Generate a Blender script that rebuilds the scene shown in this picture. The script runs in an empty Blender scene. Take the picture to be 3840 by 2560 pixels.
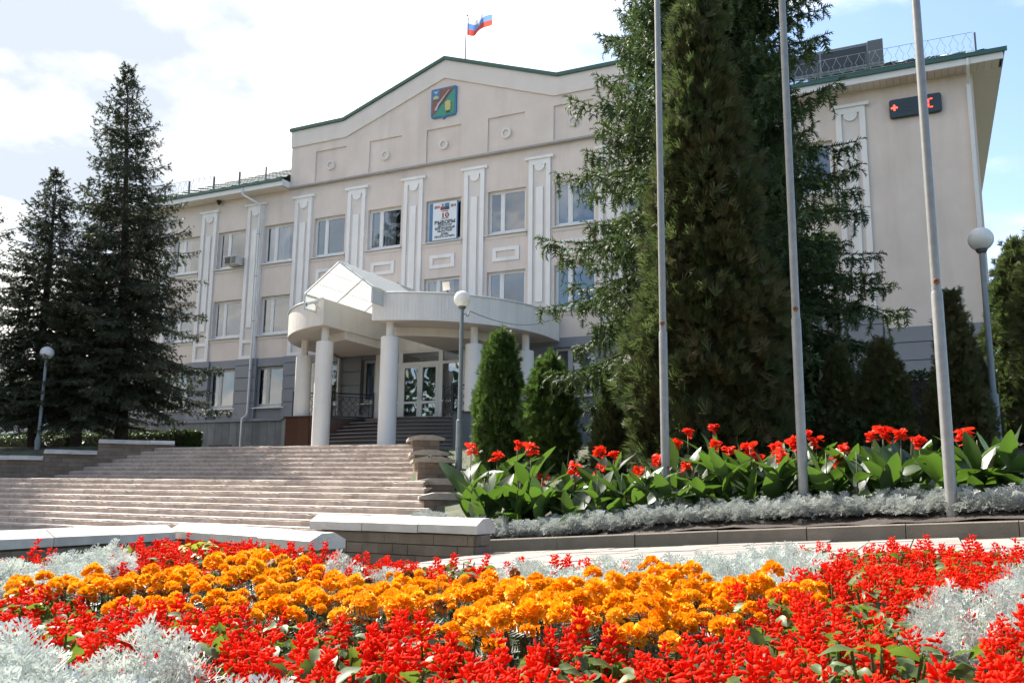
import bpy, math, random
import numpy as np
from mathutils import Vector, Matrix, Euler

SC = bpy.context.scene
COL = SC.collection
rad = math.radians

# ---------------------------------------------------------------- camera
# origin = the photographer's eye, x along the facade, y towards it, z up (metres)
YAW, PITCH, ROLL = 0.4482, 0.1684, -0.0120
_fw = Vector((-math.sin(YAW)*math.cos(PITCH), math.cos(YAW)*math.cos(PITCH), math.sin(PITCH)))
_r = Vector((math.cos(YAW), math.sin(YAW), 0)); _u = _r.cross(_fw)
_R = _r*math.cos(ROLL) - _u*math.sin(ROLL); _U = _r*math.sin(ROLL) + _u*math.cos(ROLL)
cd = bpy.data.cameras.new('camera'); cam = bpy.data.objects.new('camera', cd); COL.objects.link(cam)
cam.matrix_world = Matrix((( _R.x, _U.x, -_fw.x, 0), (_R.y, _U.y, -_fw.y, 0), (_R.z, _U.z, -_fw.z, 0), (0, 0, 0, 1)))
cd.sensor_width = 36.0; cd.lens = 36.0*3252.25/3840; cd.clip_start = 0.05; cd.clip_end = 2000
SC.camera = cam

# ---------------------------------------------------------------- sun, sky, exposure
SUN_AZ, SUN_EL = -69.0, 47.0            # degrees, azimuth from +y towards +x
sdir = Vector((math.sin(rad(SUN_AZ))*math.cos(rad(SUN_EL)), math.cos(rad(SUN_AZ))*math.cos(rad(SUN_EL)), math.sin(rad(SUN_EL))))
sl = bpy.data.lights.new('sun', 'SUN'); sl.energy = 5.0; sl.angle = rad(0.53); sl.color = (1.0, 0.945, 0.86)
so = bpy.data.objects.new('sun', sl); COL.objects.link(so); so.location = (-30, 10, 40)
so.rotation_euler = sdir.to_track_quat('Z', 'Y').to_euler()

W = bpy.data.worlds.new('World'); SC.world = W; W.use_nodes = True
def build_world():
    nt = W.node_tree; N = nt.nodes; L = nt.links; N.clear()
    out = N.new('ShaderNodeOutputWorld')
    sky = N.new('ShaderNodeTexSky'); sky.sky_type = 'NISHITA'; sky.sun_disc = False
    sky.sun_elevation = rad(SUN_EL); sky.sun_rotation = rad(SUN_AZ % 360); sky.air_density = 1.0; sky.dust_density = 1.2; sky.ozone_density = 1.6
    bg = N.new('ShaderNodeBackground'); bg.inputs[1].default_value = 0.115
    L.new(sky.outputs[0], bg.inputs[0])
    tc = N.new('ShaderNodeTexCoord'); sep = N.new('ShaderNodeSeparateXYZ'); L.new(tc.outputs['Generated'], sep.inputs[0])
    def m(op, a, b=None, c=None):
        n = N.new('ShaderNodeMath'); n.operation = op
        for i, v in enumerate((a, b, c)):
            if v is None: continue
            if isinstance(v, (int, float)): n.inputs[i].default_value = v
            else: L.new(v, n.inputs[i])
        return n.outputs[0]
    zz = m('ADD', m('MAXIMUM', sep.outputs[2], 0.0), 0.22)
    comb = N.new('ShaderNodeCombineXYZ')
    L.new(m('DIVIDE', sep.outputs[0], zz), comb.inputs[0]); L.new(m('DIVIDE', sep.outputs[1], zz), comb.inputs[1])
    comb.inputs[2].default_value = SKY_SEED
    n1 = N.new('ShaderNodeTexNoise'); n1.inputs['Scale'].default_value = 1.15; n1.inputs['Detail'].default_value = 9; n1.inputs['Roughness'].default_value = 0.56
    n1.inputs['Distortion'].default_value = 0.25
    L.new(comb.outputs[0], n1.inputs['Vector'])
    # cloud cover thickens towards the sun and breaks up away from it
    side = m('MULTIPLY_ADD', sep.outputs[0], -0.27, m('MULTIPLY_ADD', sep.outputs[1], 0.035, -0.04))
    cov = m('ADD', n1.outputs[0], side)
    mr = N.new('ShaderNodeMapRange'); mr.interpolation_type = 'SMOOTHSTEP'
    mr.inputs['From Min'].default_value = 0.44; mr.inputs['From Max'].default_value = 0.58
    L.new(cov, mr.inputs['Value'])
    n2 = N.new('ShaderNodeTexNoise'); n2.inputs['Scale'].default_value = 1.7; n2.inputs['Detail'].default_value = 7
    off = N.new('ShaderNodeVectorMath'); off.operation = 'ADD'; off.inputs[1].default_value = (7.3, 2.1, 3.7)
    L.new(comb.outputs[0], off.inputs[0]); L.new(off.outputs[0], n2.inputs['Vector'])
    ramp = N.new('ShaderNodeValToRGB'); L.new(m('MULTIPLY_ADD', n1.outputs[0], -0.55, m('MULTIPLY_ADD', n2.outputs[0], 1.1, 0.27)), ramp.inputs[0])
    e = ramp.color_ramp.elements
    e[0].position = 0.40; e[0].color = (0.30, 0.33, 0.375, 1)
    e[1].position = 0.65; e[1].color = (0.90, 0.86, 0.79, 1)
    cl = N.new('ShaderNodeBackground'); cl.inputs[1].default_value = 1.0
    L.new(ramp.outputs[0], cl.inputs[0])
    mix = N.new('ShaderNodeMixShader'); L.new(mr.outputs[0], mix.inputs[0]); L.new(bg.outputs[0], mix.inputs[1]); L.new(cl.outputs[0], mix.inputs[2])
    L.new(mix.outputs[0], out.inputs[0])
SKY_SEED = 5.6
build_world()
SC.view_settings.view_transform = 'Standard'; SC.view_settings.look = 'None'
SC.view_settings.exposure = 1.44; SC.view_settings.gamma = 1.0; SC.view_settings.use_curve_mapping = False
SC.cycles.max_bounces = 5; SC.cycles.diffuse_bounces = 3; SC.cycles.glossy_bounces = 3; SC.cycles.transparent_max_bounces = 8; SC.cycles.use_adaptive_sampling = True; SC.cycles.adaptive_threshold = 0.02; SC.cycles.caustics_reflective = False; SC.cycles.caustics_refractive = False

# ---------------------------------------------------------------- materials
MATS = {}
def material(name, col, rough=0.8, var=0.0, scale=6.0, bump=0.0, bscale=40.0, metal=0.0, spec=0.5, rnd=0.0, col2=None, c2scale=1.5, c2amt=0.0, trans=0.0, streak=0.0, coat=0.0, translucent=None):
    m = bpy.data.materials.new(name); m.use_nodes = True; MATS[name] = m
    nt = m.node_tree; N = nt.nodes; L = nt.links
    b = N['Principled BSDF']; b.inputs['Roughness'].default_value = rough; b.inputs['Metallic'].default_value = metal
    b.inputs['Specular IOR Level'].default_value = spec; b.inputs['Coat Weight'].default_value = coat
    tc = N.new('ShaderNodeTexCoord'); geo = N.new('ShaderNodeNewGeometry')
    pos = geo.outputs['Position']
    rgb = N.new('ShaderNodeRGB'); rgb.outputs[0].default_value = (*col, 1); cur = rgb.outputs[0]
    def mixc(fac, a, bcol, mode='MIX'):
        x = N.new('ShaderNodeMix'); x.data_type = 'RGBA'; x.blend_type = mode
        if isinstance(fac, float): x.inputs[0].default_value = fac
        else: L.new(fac, x.inputs[0])
        L.new(a, x.inputs[6])
        if isinstance(bcol, tuple): x.inputs[7].default_value = (*bcol, 1)
        else: L.new(bcol, x.inputs[7])
        return x.outputs[2]
    def noise(sc, det=5, vec=pos, rough_=0.6):
        n = N.new('ShaderNodeTexNoise'); n.inputs['Scale'].default_value = sc; n.inputs['Detail'].default_value = det; n.inputs['Roughness'].default_value = rough_
        L.new(vec, n.inputs['Vector']); return n.outputs[0]
    def mrange(v, a, b_, c, d):
        r = N.new('ShaderNodeMapRange'); r.inputs[1].default_value = a; r.inputs[2].default_value = b_; r.inputs[3].default_value = c; r.inputs[4].default_value = d
        L.new(v, r.inputs[0]); return r.outputs[0]
    if col2 is not None:
        cur = mixc(mrange(noise(c2scale, 6), 0.5-c2amt*0.35, 0.5+c2amt*0.35 if c2amt < 1 else 0.62, 0, 1), cur, col2)
    if rnd > 0:
        oi = N.new('ShaderNodeObjectInfo'); hs = N.new('ShaderNodeHueSaturation'); L.new(cur, hs.inputs['Color'])
        L.new(mrange(oi.outputs['Random'], 0, 1, 1-rnd, 1+rnd), hs.inputs['Value'])
        cur = hs.outputs[0]
    if var > 0:
        hs = N.new('ShaderNodeHueSaturation'); L.new(cur, hs.inputs['Color'])
        L.new(mrange(noise(scale, 6), 0.25, 0.75, 1-var, 1+var), hs.inputs['Value']); cur = hs.outputs[0]
    if streak > 0:
        mp = N.new('ShaderNodeMapping'); mp.inputs['Scale'].default_value = (1.5, 1.5, 0.16); L.new(pos, mp.inputs[0])
        f = mrange(noise(1.0, 5, mp.outputs[0]), 0.48, 0.75, 0.0, streak)
        cur = mixc(f, cur, (col[0]*0.55, col[1]*0.52, col[2]*0.5))
    L.new(cur, b.inputs['Base Color'])
    if bump > 0:
        bp = N.new('ShaderNodeBump'); bp.inputs['Strength'].default_value = bump; bp.inputs['Distance'].default_value = 0.02
        L.new(noise(bscale, 4), bp.inputs['Height']); L.new(bp.outputs[0], b.inputs['Normal'])
    if translucent is not None:
        tr = N.new('ShaderNodeBsdfTranslucent'); tr.inputs[0].default_value = (*translucent, 1)
        ms = N.new('ShaderNodeMixShader'); ms.inputs[0].default_value = trans
        L.new(b.outputs[0], ms.inputs[1]); L.new(tr.outputs[0], ms.inputs[2]); L.new(ms.outputs[0], N['Material Output'].inputs[0])
    return m

def emission(name, col, strength):
    m = bpy.data.materials.new(name); m.use_nodes = True; MATS[name] = m
    N = m.node_tree.nodes; b = N['Principled BSDF']; b.inputs['Base Color'].default_value = (*col, 1)
    b.inputs['Emission Color'].default_value = (*col, 1); b.inputs['Emission Strength'].default_value = strength
    return m

def glass(name, tint, refl=0.30, rough=0.015):
    m = bpy.data.materials.new(name); m.use_nodes = True; MATS[name] = m
    nt = m.node_tree; N = nt.nodes; L = nt.links; N.remove(N['Principled BSDF'])
    tr = N.new('ShaderNodeBsdfTransparent'); tr.inputs[0].default_value = (*tint, 1)
    gl = N.new('ShaderNodeBsdfGlossy'); gl.inputs[0].default_value = (0.93, 0.97, 1.0, 1); gl.inputs['Roughness'].default_value = rough
    lw = N.new('ShaderNodeLayerWeight'); lw.inputs[0].default_value = 0.35
    mr = N.new('ShaderNodeMapRange'); mr.inputs[3].default_value = refl; mr.inputs[4].default_value = 0.95
    L.new(lw.outputs['Fresnel'], mr.inputs[0])
    geo = N.new('ShaderNodeNewGeometry'); nz = N.new('ShaderNodeTexNoise'); nz.inputs['Scale'].default_value = 0.9; nz.inputs['Detail'].default_value = 1
    L.new(geo.outputs['Position'], nz.inputs['Vector'])
    bp = N.new('ShaderNodeBump'); bp.inputs['Strength'].default_value = 0.25; bp.inputs['Distance'].default_value = 0.03
    L.new(nz.outputs[0], bp.inputs['Height']); L.new(bp.outputs[0], gl.inputs['Normal'])
    ms = N.new('ShaderNodeMixShader'); L.new(mr.outputs[0], ms.inputs[0]); L.new(tr.outputs[0], ms.inputs[1]); L.new(gl.outputs[0], ms.inputs[2])
    L.new(ms.outputs[0], N['Material Output'].inputs[0]); return m

material('plaster', (0.68, 0.585, 0.52), 0.92, var=0.08, scale=0.8, bump=0.15, bscale=55, streak=0.26, spec=0.2)
material('plaster_band', (0.69, 0.62, 0.57), 0.9, var=0.05, scale=1.0, bump=0.10, bscale=55, streak=0.12, spec=0.2)
material('pilaster_white', (0.80, 0.77, 0.74), 0.85, var=0.05, scale=1.3, bump=0.06, bscale=60, streak=0.32, spec=0.25)
material('moulding_grey', (0.36, 0.335, 0.315), 0.85, var=0.1)
material('base_paint', (0.25, 0.255, 0.275), 0.85, var=0.06, scale=1.2, bump=0.10, bscale=45, streak=0.2, spec=0.25)
material('base_wall', (0.22, 0.23, 0.245), 0.88, var=0.08, scale=1.5, bump=0.10, bscale=45, spec=0.25)
material('plinth_slate', (0.125, 0.135, 0.14), 0.62, var=0.25, scale=2.3, bump=0.12, bscale=18, rnd=0.22, streak=0.35)
material('granite', (0.085, 0.04, 0.026), 0.28, var=0.5, scale=22, spec=0.5, rnd=0.15)
material('granite_step', (0.055, 0.036, 0.028), 0.35, var=0.35, scale=14, rnd=0.1)
material('panel_white', (0.80, 0.745, 0.68), 0.5, var=0.04, scale=1.5, streak=0.28, rnd=0.02)
material('soffit_panel', (0.66, 0.60, 0.54), 0.55, var=0.04, rnd=0.03)
material('column_paint', (0.80, 0.755, 0.70), 0.8, var=0.05, scale=1.6, bump=0.08, bscale=60, streak=0.25)
material('pvc', (0.72, 0.71, 0.69), 0.4, spec=0.4, var=0.02)
material('frame_grey', (0.50, 0.48, 0.45), 0.6, var=0.05)
material('green_metal', (0.028, 0.095, 0.078), 0.45, var=0.08, scale=3)
material('roof_tile', (0.08, 0.14, 0.12), 0.24, var=0.18, scale=4, spec=1.0, coat=0.5)
material('white_metal', (0.68, 0.67, 0.65), 0.45, var=0.04, streak=0.2)
material('zinc', (0.34, 0.355, 0.37), 0.42, var=0.10, scale=4, metal=0.35)
material('pole_steel', (0.22, 0.22, 0.215), 0.36, var=0.2, scale=9, metal=0.0, spec=0.9, streak=0.35)
material('lamp_paint', (0.20, 0.235, 0.255), 0.5, var=0.12, scale=7)
material('rust', (0.22, 0.09, 0.045), 0.85, var=0.3, scale=30)
material('iron_black', (0.012, 0.014, 0.014), 0.45)
material('iron_grey', (0.10, 0.11, 0.115), 0.5)
material('opal_glass', (0.82, 0.82, 0.80), 0.14, spec=0.55, trans=0.25, translucent=(0.9, 0.9, 0.88))
material('polycarbonate', (0.62, 0.65, 0.65), 0.35, spec=0.4, trans=0.55, translucent=(0.84, 0.86, 0.85), var=0.08, scale=3)
glass('window_glass', (0.84, 0.88, 0.89), 0.13)
glass('door_glass', (0.5, 0.56, 0.58), 0.24)
material('curtain_white', (0.62, 0.64, 0.66), 0.9, trans=0.3, translucent=(0.7, 0.7, 0.72), var=0.05)
material('blind_blue', (0.10, 0.24, 0.42), 0.8, var=0.08)
material('blind_grey', (0.36, 0.38, 0.40), 0.8, var=0.08)
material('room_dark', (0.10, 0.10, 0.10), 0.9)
material('step_sunlit', (0.62, 0.54, 0.47), 0.88, var=0.15, scale=7, bump=0.3, bscale=30, rnd=0.08, col2=(0.50, 0.43, 0.37), c2scale=1.6, c2amt=0.5)  # lighter copy of the step stone, sunlight put into the colour
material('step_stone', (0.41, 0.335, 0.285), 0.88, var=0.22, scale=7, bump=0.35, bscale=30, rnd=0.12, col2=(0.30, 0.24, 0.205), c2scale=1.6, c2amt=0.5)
material('cap_concrete', (0.66, 0.60, 0.54), 0.85, var=0.12, scale=4, bump=0.3, bscale=50, rnd=0.06, col2=(0.50, 0.455, 0.41), c2scale=2.2, c2amt=0.5)
material('cap_old', (0.31, 0.275, 0.235), 0.9, var=0.2, scale=8, bump=0.35, bscale=35, rnd=0.08)
material('wall_block', (0.205, 0.155, 0.115), 0.9, var=0.2, scale=6, bump=0.35, bscale=30, rnd=0.2)
material('mortar', (0.15, 0.125, 0.10), 0.95, var=0.15)
material('kerb_concrete', (0.185, 0.158, 0.128), 0.9, var=0.16, scale=5, bump=0.3, bscale=40, rnd=0.06, streak=0.3)
material('paver', (0.25, 0.225, 0.20), 0.88, var=0.12, scale=5, bump=0.25, bscale=40, rnd=0.1)
material('asphalt', (0.10, 0.098, 0.095), 0.9, var=0.15, scale=8, bump=0.3, bscale=60)
material('soil', (0.045, 0.034, 0.027), 0.95, var=0.4, scale=9, bump=0.9, bscale=22)
material('lawn', (0.085, 0.078, 0.06), 0.95, var=0.3, scale=5, bump=0.6, bscale=30, col2=(0.062, 0.078, 0.038), c2scale=2.2, c2amt=0.4)
material('bark', (0.065, 0.048, 0.038), 0.95, var=0.35, scale=9, bump=0.8, bscale=25)
# ---------------------------------------------------------------- helpers
WL = {}                                   # world location of every parent
class MB:
    def __init__(s): s.v = []; s.f = []
    def add(s, verts, faces):
        n = len(s.v); s.v.extend([tuple(p) for p in verts]); s.f.extend([tuple(i+n for i in f) for f in faces]); return s
    def box(s, x0, x1, y0, y1, z0, z1):
        return s.add([(x0,y0,z0),(x1,y0,z0),(x1,y1,z0),(x0,y1,z0),(x0,y0,z1),(x1,y0,z1),(x1,y1,z1),(x0,y1,z1)],
                     [(0,3,2,1),(4,5,6,7),(0,1,5,4),(1,2,6,5),(2,3,7,6),(3,0,4,7)])
    def prism(s, poly, y0, y1):           # poly in (x,z), counter-clockwise seen from -y
        n = len(poly)
        v = [(p[0], y0, p[1]) for p in poly]+[(p[0], y1, p[1]) for p in poly]
        f = [tuple(range(n)), tuple(range(2*n-1, n-1, -1))]
        f += [(i, i+n, (i+1) % n+n, (i+1) % n) for i in range(n)]
        return s.add(v, f)
    def slab(s, poly, z0, z1):            # poly in (x,y), counter-clockwise from above
        n = len(poly)
        v = [(p[0], p[1], z0) for p in poly]+[(p[0], p[1], z1) for p in poly]
        f = [tuple(range(n-1, -1, -1)), tuple(range(n, 2*n))]
        f += [(i, (i+1) % n, (i+1) % n+n, i+n) for i in range(n)]
        return s.add(v, f)
    def tube(s, pts, r, n=8, closed_ends=True, r1=None):
        pts = [Vector(p) for p in pts]; base = len(s.v); m = len(pts); prev = None
        for i, p in enumerate(pts):
            d = (pts[min(i+1, m-1)]-pts[max(i-1, 0)]).normalized()
            a = prev-d*prev.dot(d) if prev is not None and (prev-d*prev.dot(d)).length > 1e-4 else d.orthogonal()
            a.normalize(); prev = a; b = d.cross(a)
            rr = r if r1 is None else r+(r1-r)*i/(m-1)
            if isinstance(r, (list, tuple)): rr = r[i]
            for k in range(n):
                t = 2*math.pi*k/n; q = p+(a*math.cos(t)+b*math.sin(t))*rr; s.v.append((q.x, q.y, q.z))
        for i in range(m-1):
            for k in range(n):
                k2 = (k+1) % n; s.f.append((base+i*n+k, base+i*n+k2, base+(i+1)*n+k2, base+(i+1)*n+k))
        if closed_ends:
            s.f.append(tuple(base+k for k in range(n-1, -1, -1))); s.f.append(tuple(base+(m-1)*n+k for k in range(n)))
        return s
    def lathe(s, prof, cx=0, cy=0, n=20):  # prof: (radius, z) bottom to top
        base = len(s.v)
        for r_, z in prof:
            for k in range(n):
                t = 2*math.pi*k/n; s.v.append((cx+r_*math.cos(t), cy+r_*math.sin(t), z))
        for i in range(len(prof)-1):
            for k in range(n):
                k2 = (k+1) % n; s.f.append((base+i*n+k, base+i*n+k2, base+(i+1)*n+k2, base+(i+1)*n+k))
        s.f.append(tuple(base+k for k in range(n-1, -1, -1))); s.f.append(tuple(base+(len(prof)-1)*n+k for k in range(n)))
        return s
    def mesh(s, name, mat, smooth=False):
        me = bpy.data.meshes.new(name); me.from_pydata(s.v, [], s.f); me.update()
        if mat: me.materials.append(MATS[mat])
        if smooth: shade(me)
        return me
def shade(me, ang=None):
    me.polygons.foreach_set('use_smooth', [True]*len(me.polygons))
    if ang is not None:
        try: me.set_sharp_from_angle(angle=rad(ang))
        except Exception: pass
def link(name, data, parent=None, loc=(0, 0, 0), rot=None, scale=None):
    o = bpy.data.objects.new(name, data); COL.objects.link(o)
    loc = Vector(loc)
    if parent is not None:
        o.parent = parent; o.location = loc-WL[parent.name]
    else: o.location = loc
    if rot is not None: o.rotation_euler = rot
    if scale is not None: o.scale = scale
    WL[o.name] = loc
    return o
def tag(o, label=None, cat=None, group=None, kind=None):
    if label: o['label'] = label
    if cat: o['category'] = cat
    if group: o['group'] = group
    if kind: o['kind'] = kind
    return o
def thing(name, label, cat, loc, group=None):
    o = link(name, None, None, loc); o.empty_display_size = 0.3
    return tag(o, label, cat, group)
def part(name, mb, mat, parent, smooth=False, ang=None):   # geometry given in world coordinates
    me = mb.mesh(name, mat)
    if smooth or ang: shade(me, ang)
    return link(name, me, parent)
def copy_tree(o, loc, rotz=0.0, scale=1.0):                # a thing and its parts, local coordinates
    c = o.copy(); COL.objects.link(c); c.location = loc; c.rotation_euler = (0, 0, rotz); c.scale = (scale,)*3 if isinstance(scale, (int, float)) else scale
    for ch in o.children:
        d = ch.copy(); COL.objects.link(d); d.parent = c
        for g in ch.children:
            e = g.copy(); COL.objects.link(e); e.parent = d
    return c
def np_mesh(name, V, F, mat, smooth=False):                # V (n,3), F (m,3|4)
    me = bpy.data.meshes.new(name); V = np.asarray(V, np.float32); F = np.asarray(F, np.int32); k = F.shape[1]
    me.vertices.add(len(V)); me.vertices.foreach_set('co', V.ravel())
    me.loops.add(F.size); me.loops.foreach_set('vertex_index', F.ravel())
    me.polygons.add(len(F)); me.polygons.foreach_set('loop_start', np.arange(0, F.size, k, dtype=np.int32)); me.polygons.foreach_set('loop_total', np.full(len(F), k, np.int32))
    if smooth: me.polygons.foreach_set('use_smooth', np.ones(len(F), bool))
    me.update(calc_edges=True)
    if mat: me.materials.append(MATS[mat])
    return me
def text_mesh(txt, size, name, mat, width=None, bold=0.0):
    cu = bpy.data.curves.new(name, 'FONT'); cu.body = txt; cu.size = size; cu.align_x = 'CENTER'; cu.extrude = 0.002; cu.resolution_u = 3; cu.offset = bold
    ob = bpy.data.objects.new(name, cu); COL.objects.link(ob)
    dg = bpy.context.evaluated_depsgraph_get(); dg.update()
    me = bpy.data.meshes.new_from_object(ob.evaluated_get(dg)); bpy.data.objects.remove(ob)
    me.materials.clear(); me.materials.append(MATS[mat])
    if width and len(me.vertices):
        xs = [v.co.x for v in me.vertices]; k = width/(max(xs)-min(xs))
        for v in me.vertices: v.co.x *= k
    return me
def hsh(*a): return random.Random(repr(a))

# ---------------------------------------------------------------- terrain
KERB = [(-5.35, 10.40), (-2.6, 10.30), (-0.6, 9.95), (0.7, 9.45), (3.2, 8.45), (6.5, 7.0)]
def kerb_y(x):
    if x <= KERB[0][0]: return KERB[0][1]
    for a, b in zip(KERB, KERB[1:]):
        if x <= b[0]: return a[1]+(b[1]-a[1])*(x-a[0])/(b[0]-a[0])
    return KERB[-1][1]
def kerb_z(x): return max(-0.66, min(0.1, -0.445+0.0715*(x+2.3)))
def slope_raw(x, y):                     # planted slope to the right of the stairs
    t = max(0.0, y-kerb_y(x)); k = kerb_z(x)
    if t < 9: return k+(0.66-k)*(t/9)**0.92-0.03
    return min(1.275, 0.63+(t-9)*0.13)
ZW = [(10.4, -0.70), (13.0, -0.62), (14.5, -0.55), (16.5, -0.36), (18.0, -0.05), (19.5, 0.42), (21.0, 0.75), (23.2, 1.2), (26.0, 1.275)]
def wall_ground(y):
    for (a, za), (b, zb) in zip(ZW, ZW[1:]):
        if y <= b: return za+(zb-za)*max(0, (y-a)/(b-a))
    return 1.275
def slope_z(x, y):
    z = slope_raw(x, y); e = x-stair_right(y)
    if y < 10.4 or e > 3.2: return z
    k = min(1, max(0, (e-0.9)/2.3)); k = k*k*(3-2*k)
    return min(z, wall_ground(y))*(1-k)+z*k
def stair_right(y): return -14.1+0.69*(22.4-y)
def stair_left(y): return -24.8-0.94*(22.4-y)
def ground_z(x, y):
    if y > 26: return 1.275
    if x > 1.6 and y < kerb_y(x)+0.75 and y > -4: return kerb_z(x)-0.22
    if y < 6.0 and x > -4: return -0.98+0.045*max(0, x+6)
    xr = stair_right(y)
    if x > xr and (y > kerb_y(x)+0.75 if x > -7.8 else y > 12.5): return slope_z(x, y)
    if x < stair_left(y)-0.2 and y > 16: return 0.75+min(0.62, max(0, (y-17.5)*0.14))
    if y > 22.6: return 1.275
    if y > 14.5: return -1.3
    return -1.14 if x < -5.3 else kerb_z(x)-(0.3 if y < 6.6 else 0.23)
xs = sorted(set([-400,-200,-100,-70]+list(np.arange(-55, 14, 0.7))+[14,20,30,60,120,250,400]))
ys = sorted(set([-60,-20,-5]+list(np.arange(0, 34, 0.6))+[36,45,60,90,150,300,600]))
gv = [(x, y, ground_z(x, y)) for y in ys for x in xs]
nx = len(xs); gf = [(j*nx+i, j*nx+i+1, (j+1)*nx+i+1, (j+1)*nx+i) for j in range(len(ys)-1) for i in range(nx-1)]
g = link('ground', np_mesh('ground', gv, gf, 'lawn', True)); tag(g, kind='structure')
# upper terrace in front of the building
tr = link('terrace', MB().slab([(-14.3, 22.6), (-13.2, 26.0), (-8, 30), (2.5, 30.5), (2.5, 33.4), (-42, 33.4), (-42, 27.0), (-26.2, 26.4), (-25.1, 22.6)], 1.0, 1.298).mesh('terrace', 'paver')); tag(tr, kind='structure')
# lower plaza between the stairs and the low walls
pz = link('plaza', MB().slab([(-34, 2), (-9.35, 2), (-9.35, 9.3), (-5.3, 9.9), (-5.3, 12.0), (-9.0, 15.2), (-34, 15.2)], -1.3, -1.12).mesh('plaza', 'paver')); tag(pz, kind='structure')

# ---------------------------------------------------------------- the building
YF = 33.0; AX = -19.43
bld = thing('admin_building', 'three-storey beige administration building with white pilasters, pediment and green roof edge', 'building', (AX, YF, 1.4))
OFFS = [1.61, 4.83, 8.05, 11.13, 14.27, 17.5]
PIL = sorted([AX-o for o in OFFS]+[AX+o for o in OFFS])
BAYS = [(PIL[i]+PIL[i+1])/2 for i in range(len(PIL)-1)]      # eleven window bays
XL, XR = AX-21.6, AX+21.6
ROWS = [(3.81, 5.82), (7.42, 9.38), (11.08, 13.08)]
PX0, PX1 = AX-8.92, AX+8.92
def wall_open(name, x0, x1, z0, z1, y, openings, mat, depth=0.24):
    X = sorted(set([x0, x1]+[v for o in openings for v in o[:2] if x0 < v < x1])); Z = sorted(set([z0, z1]+[v for o in openings for v in o[2:] if z0 < v < z1]))
    mb = MB()
    for i in range(len(X)-1):
        for j in range(len(Z)-1):
            cx, cz = (X[i]+X[i+1])/2, (Z[j]+Z[j+1])/2
            if any(o[0] < cx < o[1] and o[2] < cz < o[3] for o in openings): continue
            mb.add([(X[i], y, Z[j]), (X[i+1], y, Z[j]), (X[i+1], y, Z[j+1]), (X[i], y, Z[j+1])], [(0, 1, 2, 3)])
    for a, b, c, d in openings:
        c = max(c, z0); d = min(d, z1)
        mb.add([(a,y,c),(a,y+depth,c),(a,y+depth,d),(a,y,d)], [(0,1,2,3)]); mb.add([(b,y,c),(b,y,d),(b,y+depth,d),(b,y+depth,c)], [(0,1,2,3)])
        if d < z1-1e-6: mb.add([(a,y,d),(a,y+depth,d),(b,y+depth,d),(b,y,d)], [(0,1,2,3)])
        if c > z0+1e-6: mb.add([(a,y,c),(b,y,c),(b,y+depth,c),(a,y+depth,c)], [(0,1,2,3)])
    return part(name, mb, mat, bld)
WW = 0.93
opens = [(b-WW, b+WW, z0, z1) for b in BAYS for (z0, z1) in ROWS if not (abs(b-AX) < 0.5 and z0 < 4)]
SP = 6.23
wall_open('wall', XL, XR, SP, 14.85, YF, [o for o in opens if o[2] > SP], 'plaster')
wall_open('wall', XL, XR, 3.16, SP, YF+0.03, [o for o in opens if o[2] < SP], 'base_wall')
# side, back and inner walls, floors
part('wall', MB().box(XL, XL+0.25, YF+0.06, 47, 1.3, 14.8).box(XR-0.25, XR-0.0, YF+0.002, 47, SP, 14.8), 'plaster', bld)
part('wall', MB().box(XR-0.24, XR+0.01, YF+0.05, 47, 1.3, SP), 'base_paint', bld)
part('wall', MB().box(XL+0.25, XR-0.25, 46.7, 47, 1.3, 14.8), 'plaster', bld)
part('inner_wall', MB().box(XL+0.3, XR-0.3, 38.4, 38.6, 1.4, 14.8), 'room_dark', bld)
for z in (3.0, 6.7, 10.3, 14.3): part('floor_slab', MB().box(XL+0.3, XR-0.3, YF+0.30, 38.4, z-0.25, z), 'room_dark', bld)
# grey-blue base: top course on every pier and rusticated blocks under the pilasters
for k, p in enumerate(PIL):
    w = 0.68
    part('base_course', MB().box(p-w, p+w, YF-0.10, YF+0.03, 5.94, SP+0.02), 'base_paint', bld)
    for z0, z1 in ((5.31, 5.90), (4.67, 5.27), (4.03, 4.63), (3.27, 3.99)):
        part('rusticated_block', MB().box(p-w, p+w, YF-0.10, YF+0.03, z0, z1), 'base_paint', bld)
    part('pier_core', MB().box(p-w+0.02, p+w-0.02, YF-0.055, YF+0.03, 3.2, 5.95), 'base_wall', bld)
for b in BAYS: part('base_course', MB().box(b-1.1 if abs(b-AX) > 9 else b-0.93, b+1.1 if abs(b-AX) > 9 else b+0.93, YF-0.02, YF+0.04, 5.83, SP+0.01), 'base_paint', bld)
for sx in (XL, XR-3.36):   # blank end bays
    x0, x1 = (sx, sx+3.36)
    for z0, z1 in ((5.24, 5.77), (4.60, 5.21), (3.95, 4.57), (3.26, 3.92)): part('rusticated_block', MB().box(x0, x1+0.02, YF-0.05, YF+0.03, z0, z1), 'base_paint', bld)
    part('wall', MB().box(x0, x1, YF-0.012, YF+0.02, 5.77, 6.3), 'plaster', bld)
# plinth of upright slate slabs under a ledge
part('plinth_ledge', MB().box(XL-0.1, XR+0.1, YF-0.22, YF+0.06, 3.12, 3.25), 'base_wall', bld)
part('plinth_core', MB().box(XL, XR, YF-0.08, YF+0.1, 1.3, 3.12), 'base_wall', bld)
sm = MB().box(-0.235, 0.235, -0.03, 0.0, 0, 1.70).mesh('slab', 'plinth_slate')
x = XL+0.25
while x < XR-0.2:
    if x < -24.5 or x > -14.3: link('slab', sm, bld, (x, YF-0.082-hsh(round(x, 2)).random()*0.012, 1.42))
    x += 0.485
part('basement_vent', MB().box(-32.6, -31.1, YF-0.14, YF-0.115, 1.62, 2.0), 'iron_black', bld)
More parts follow.
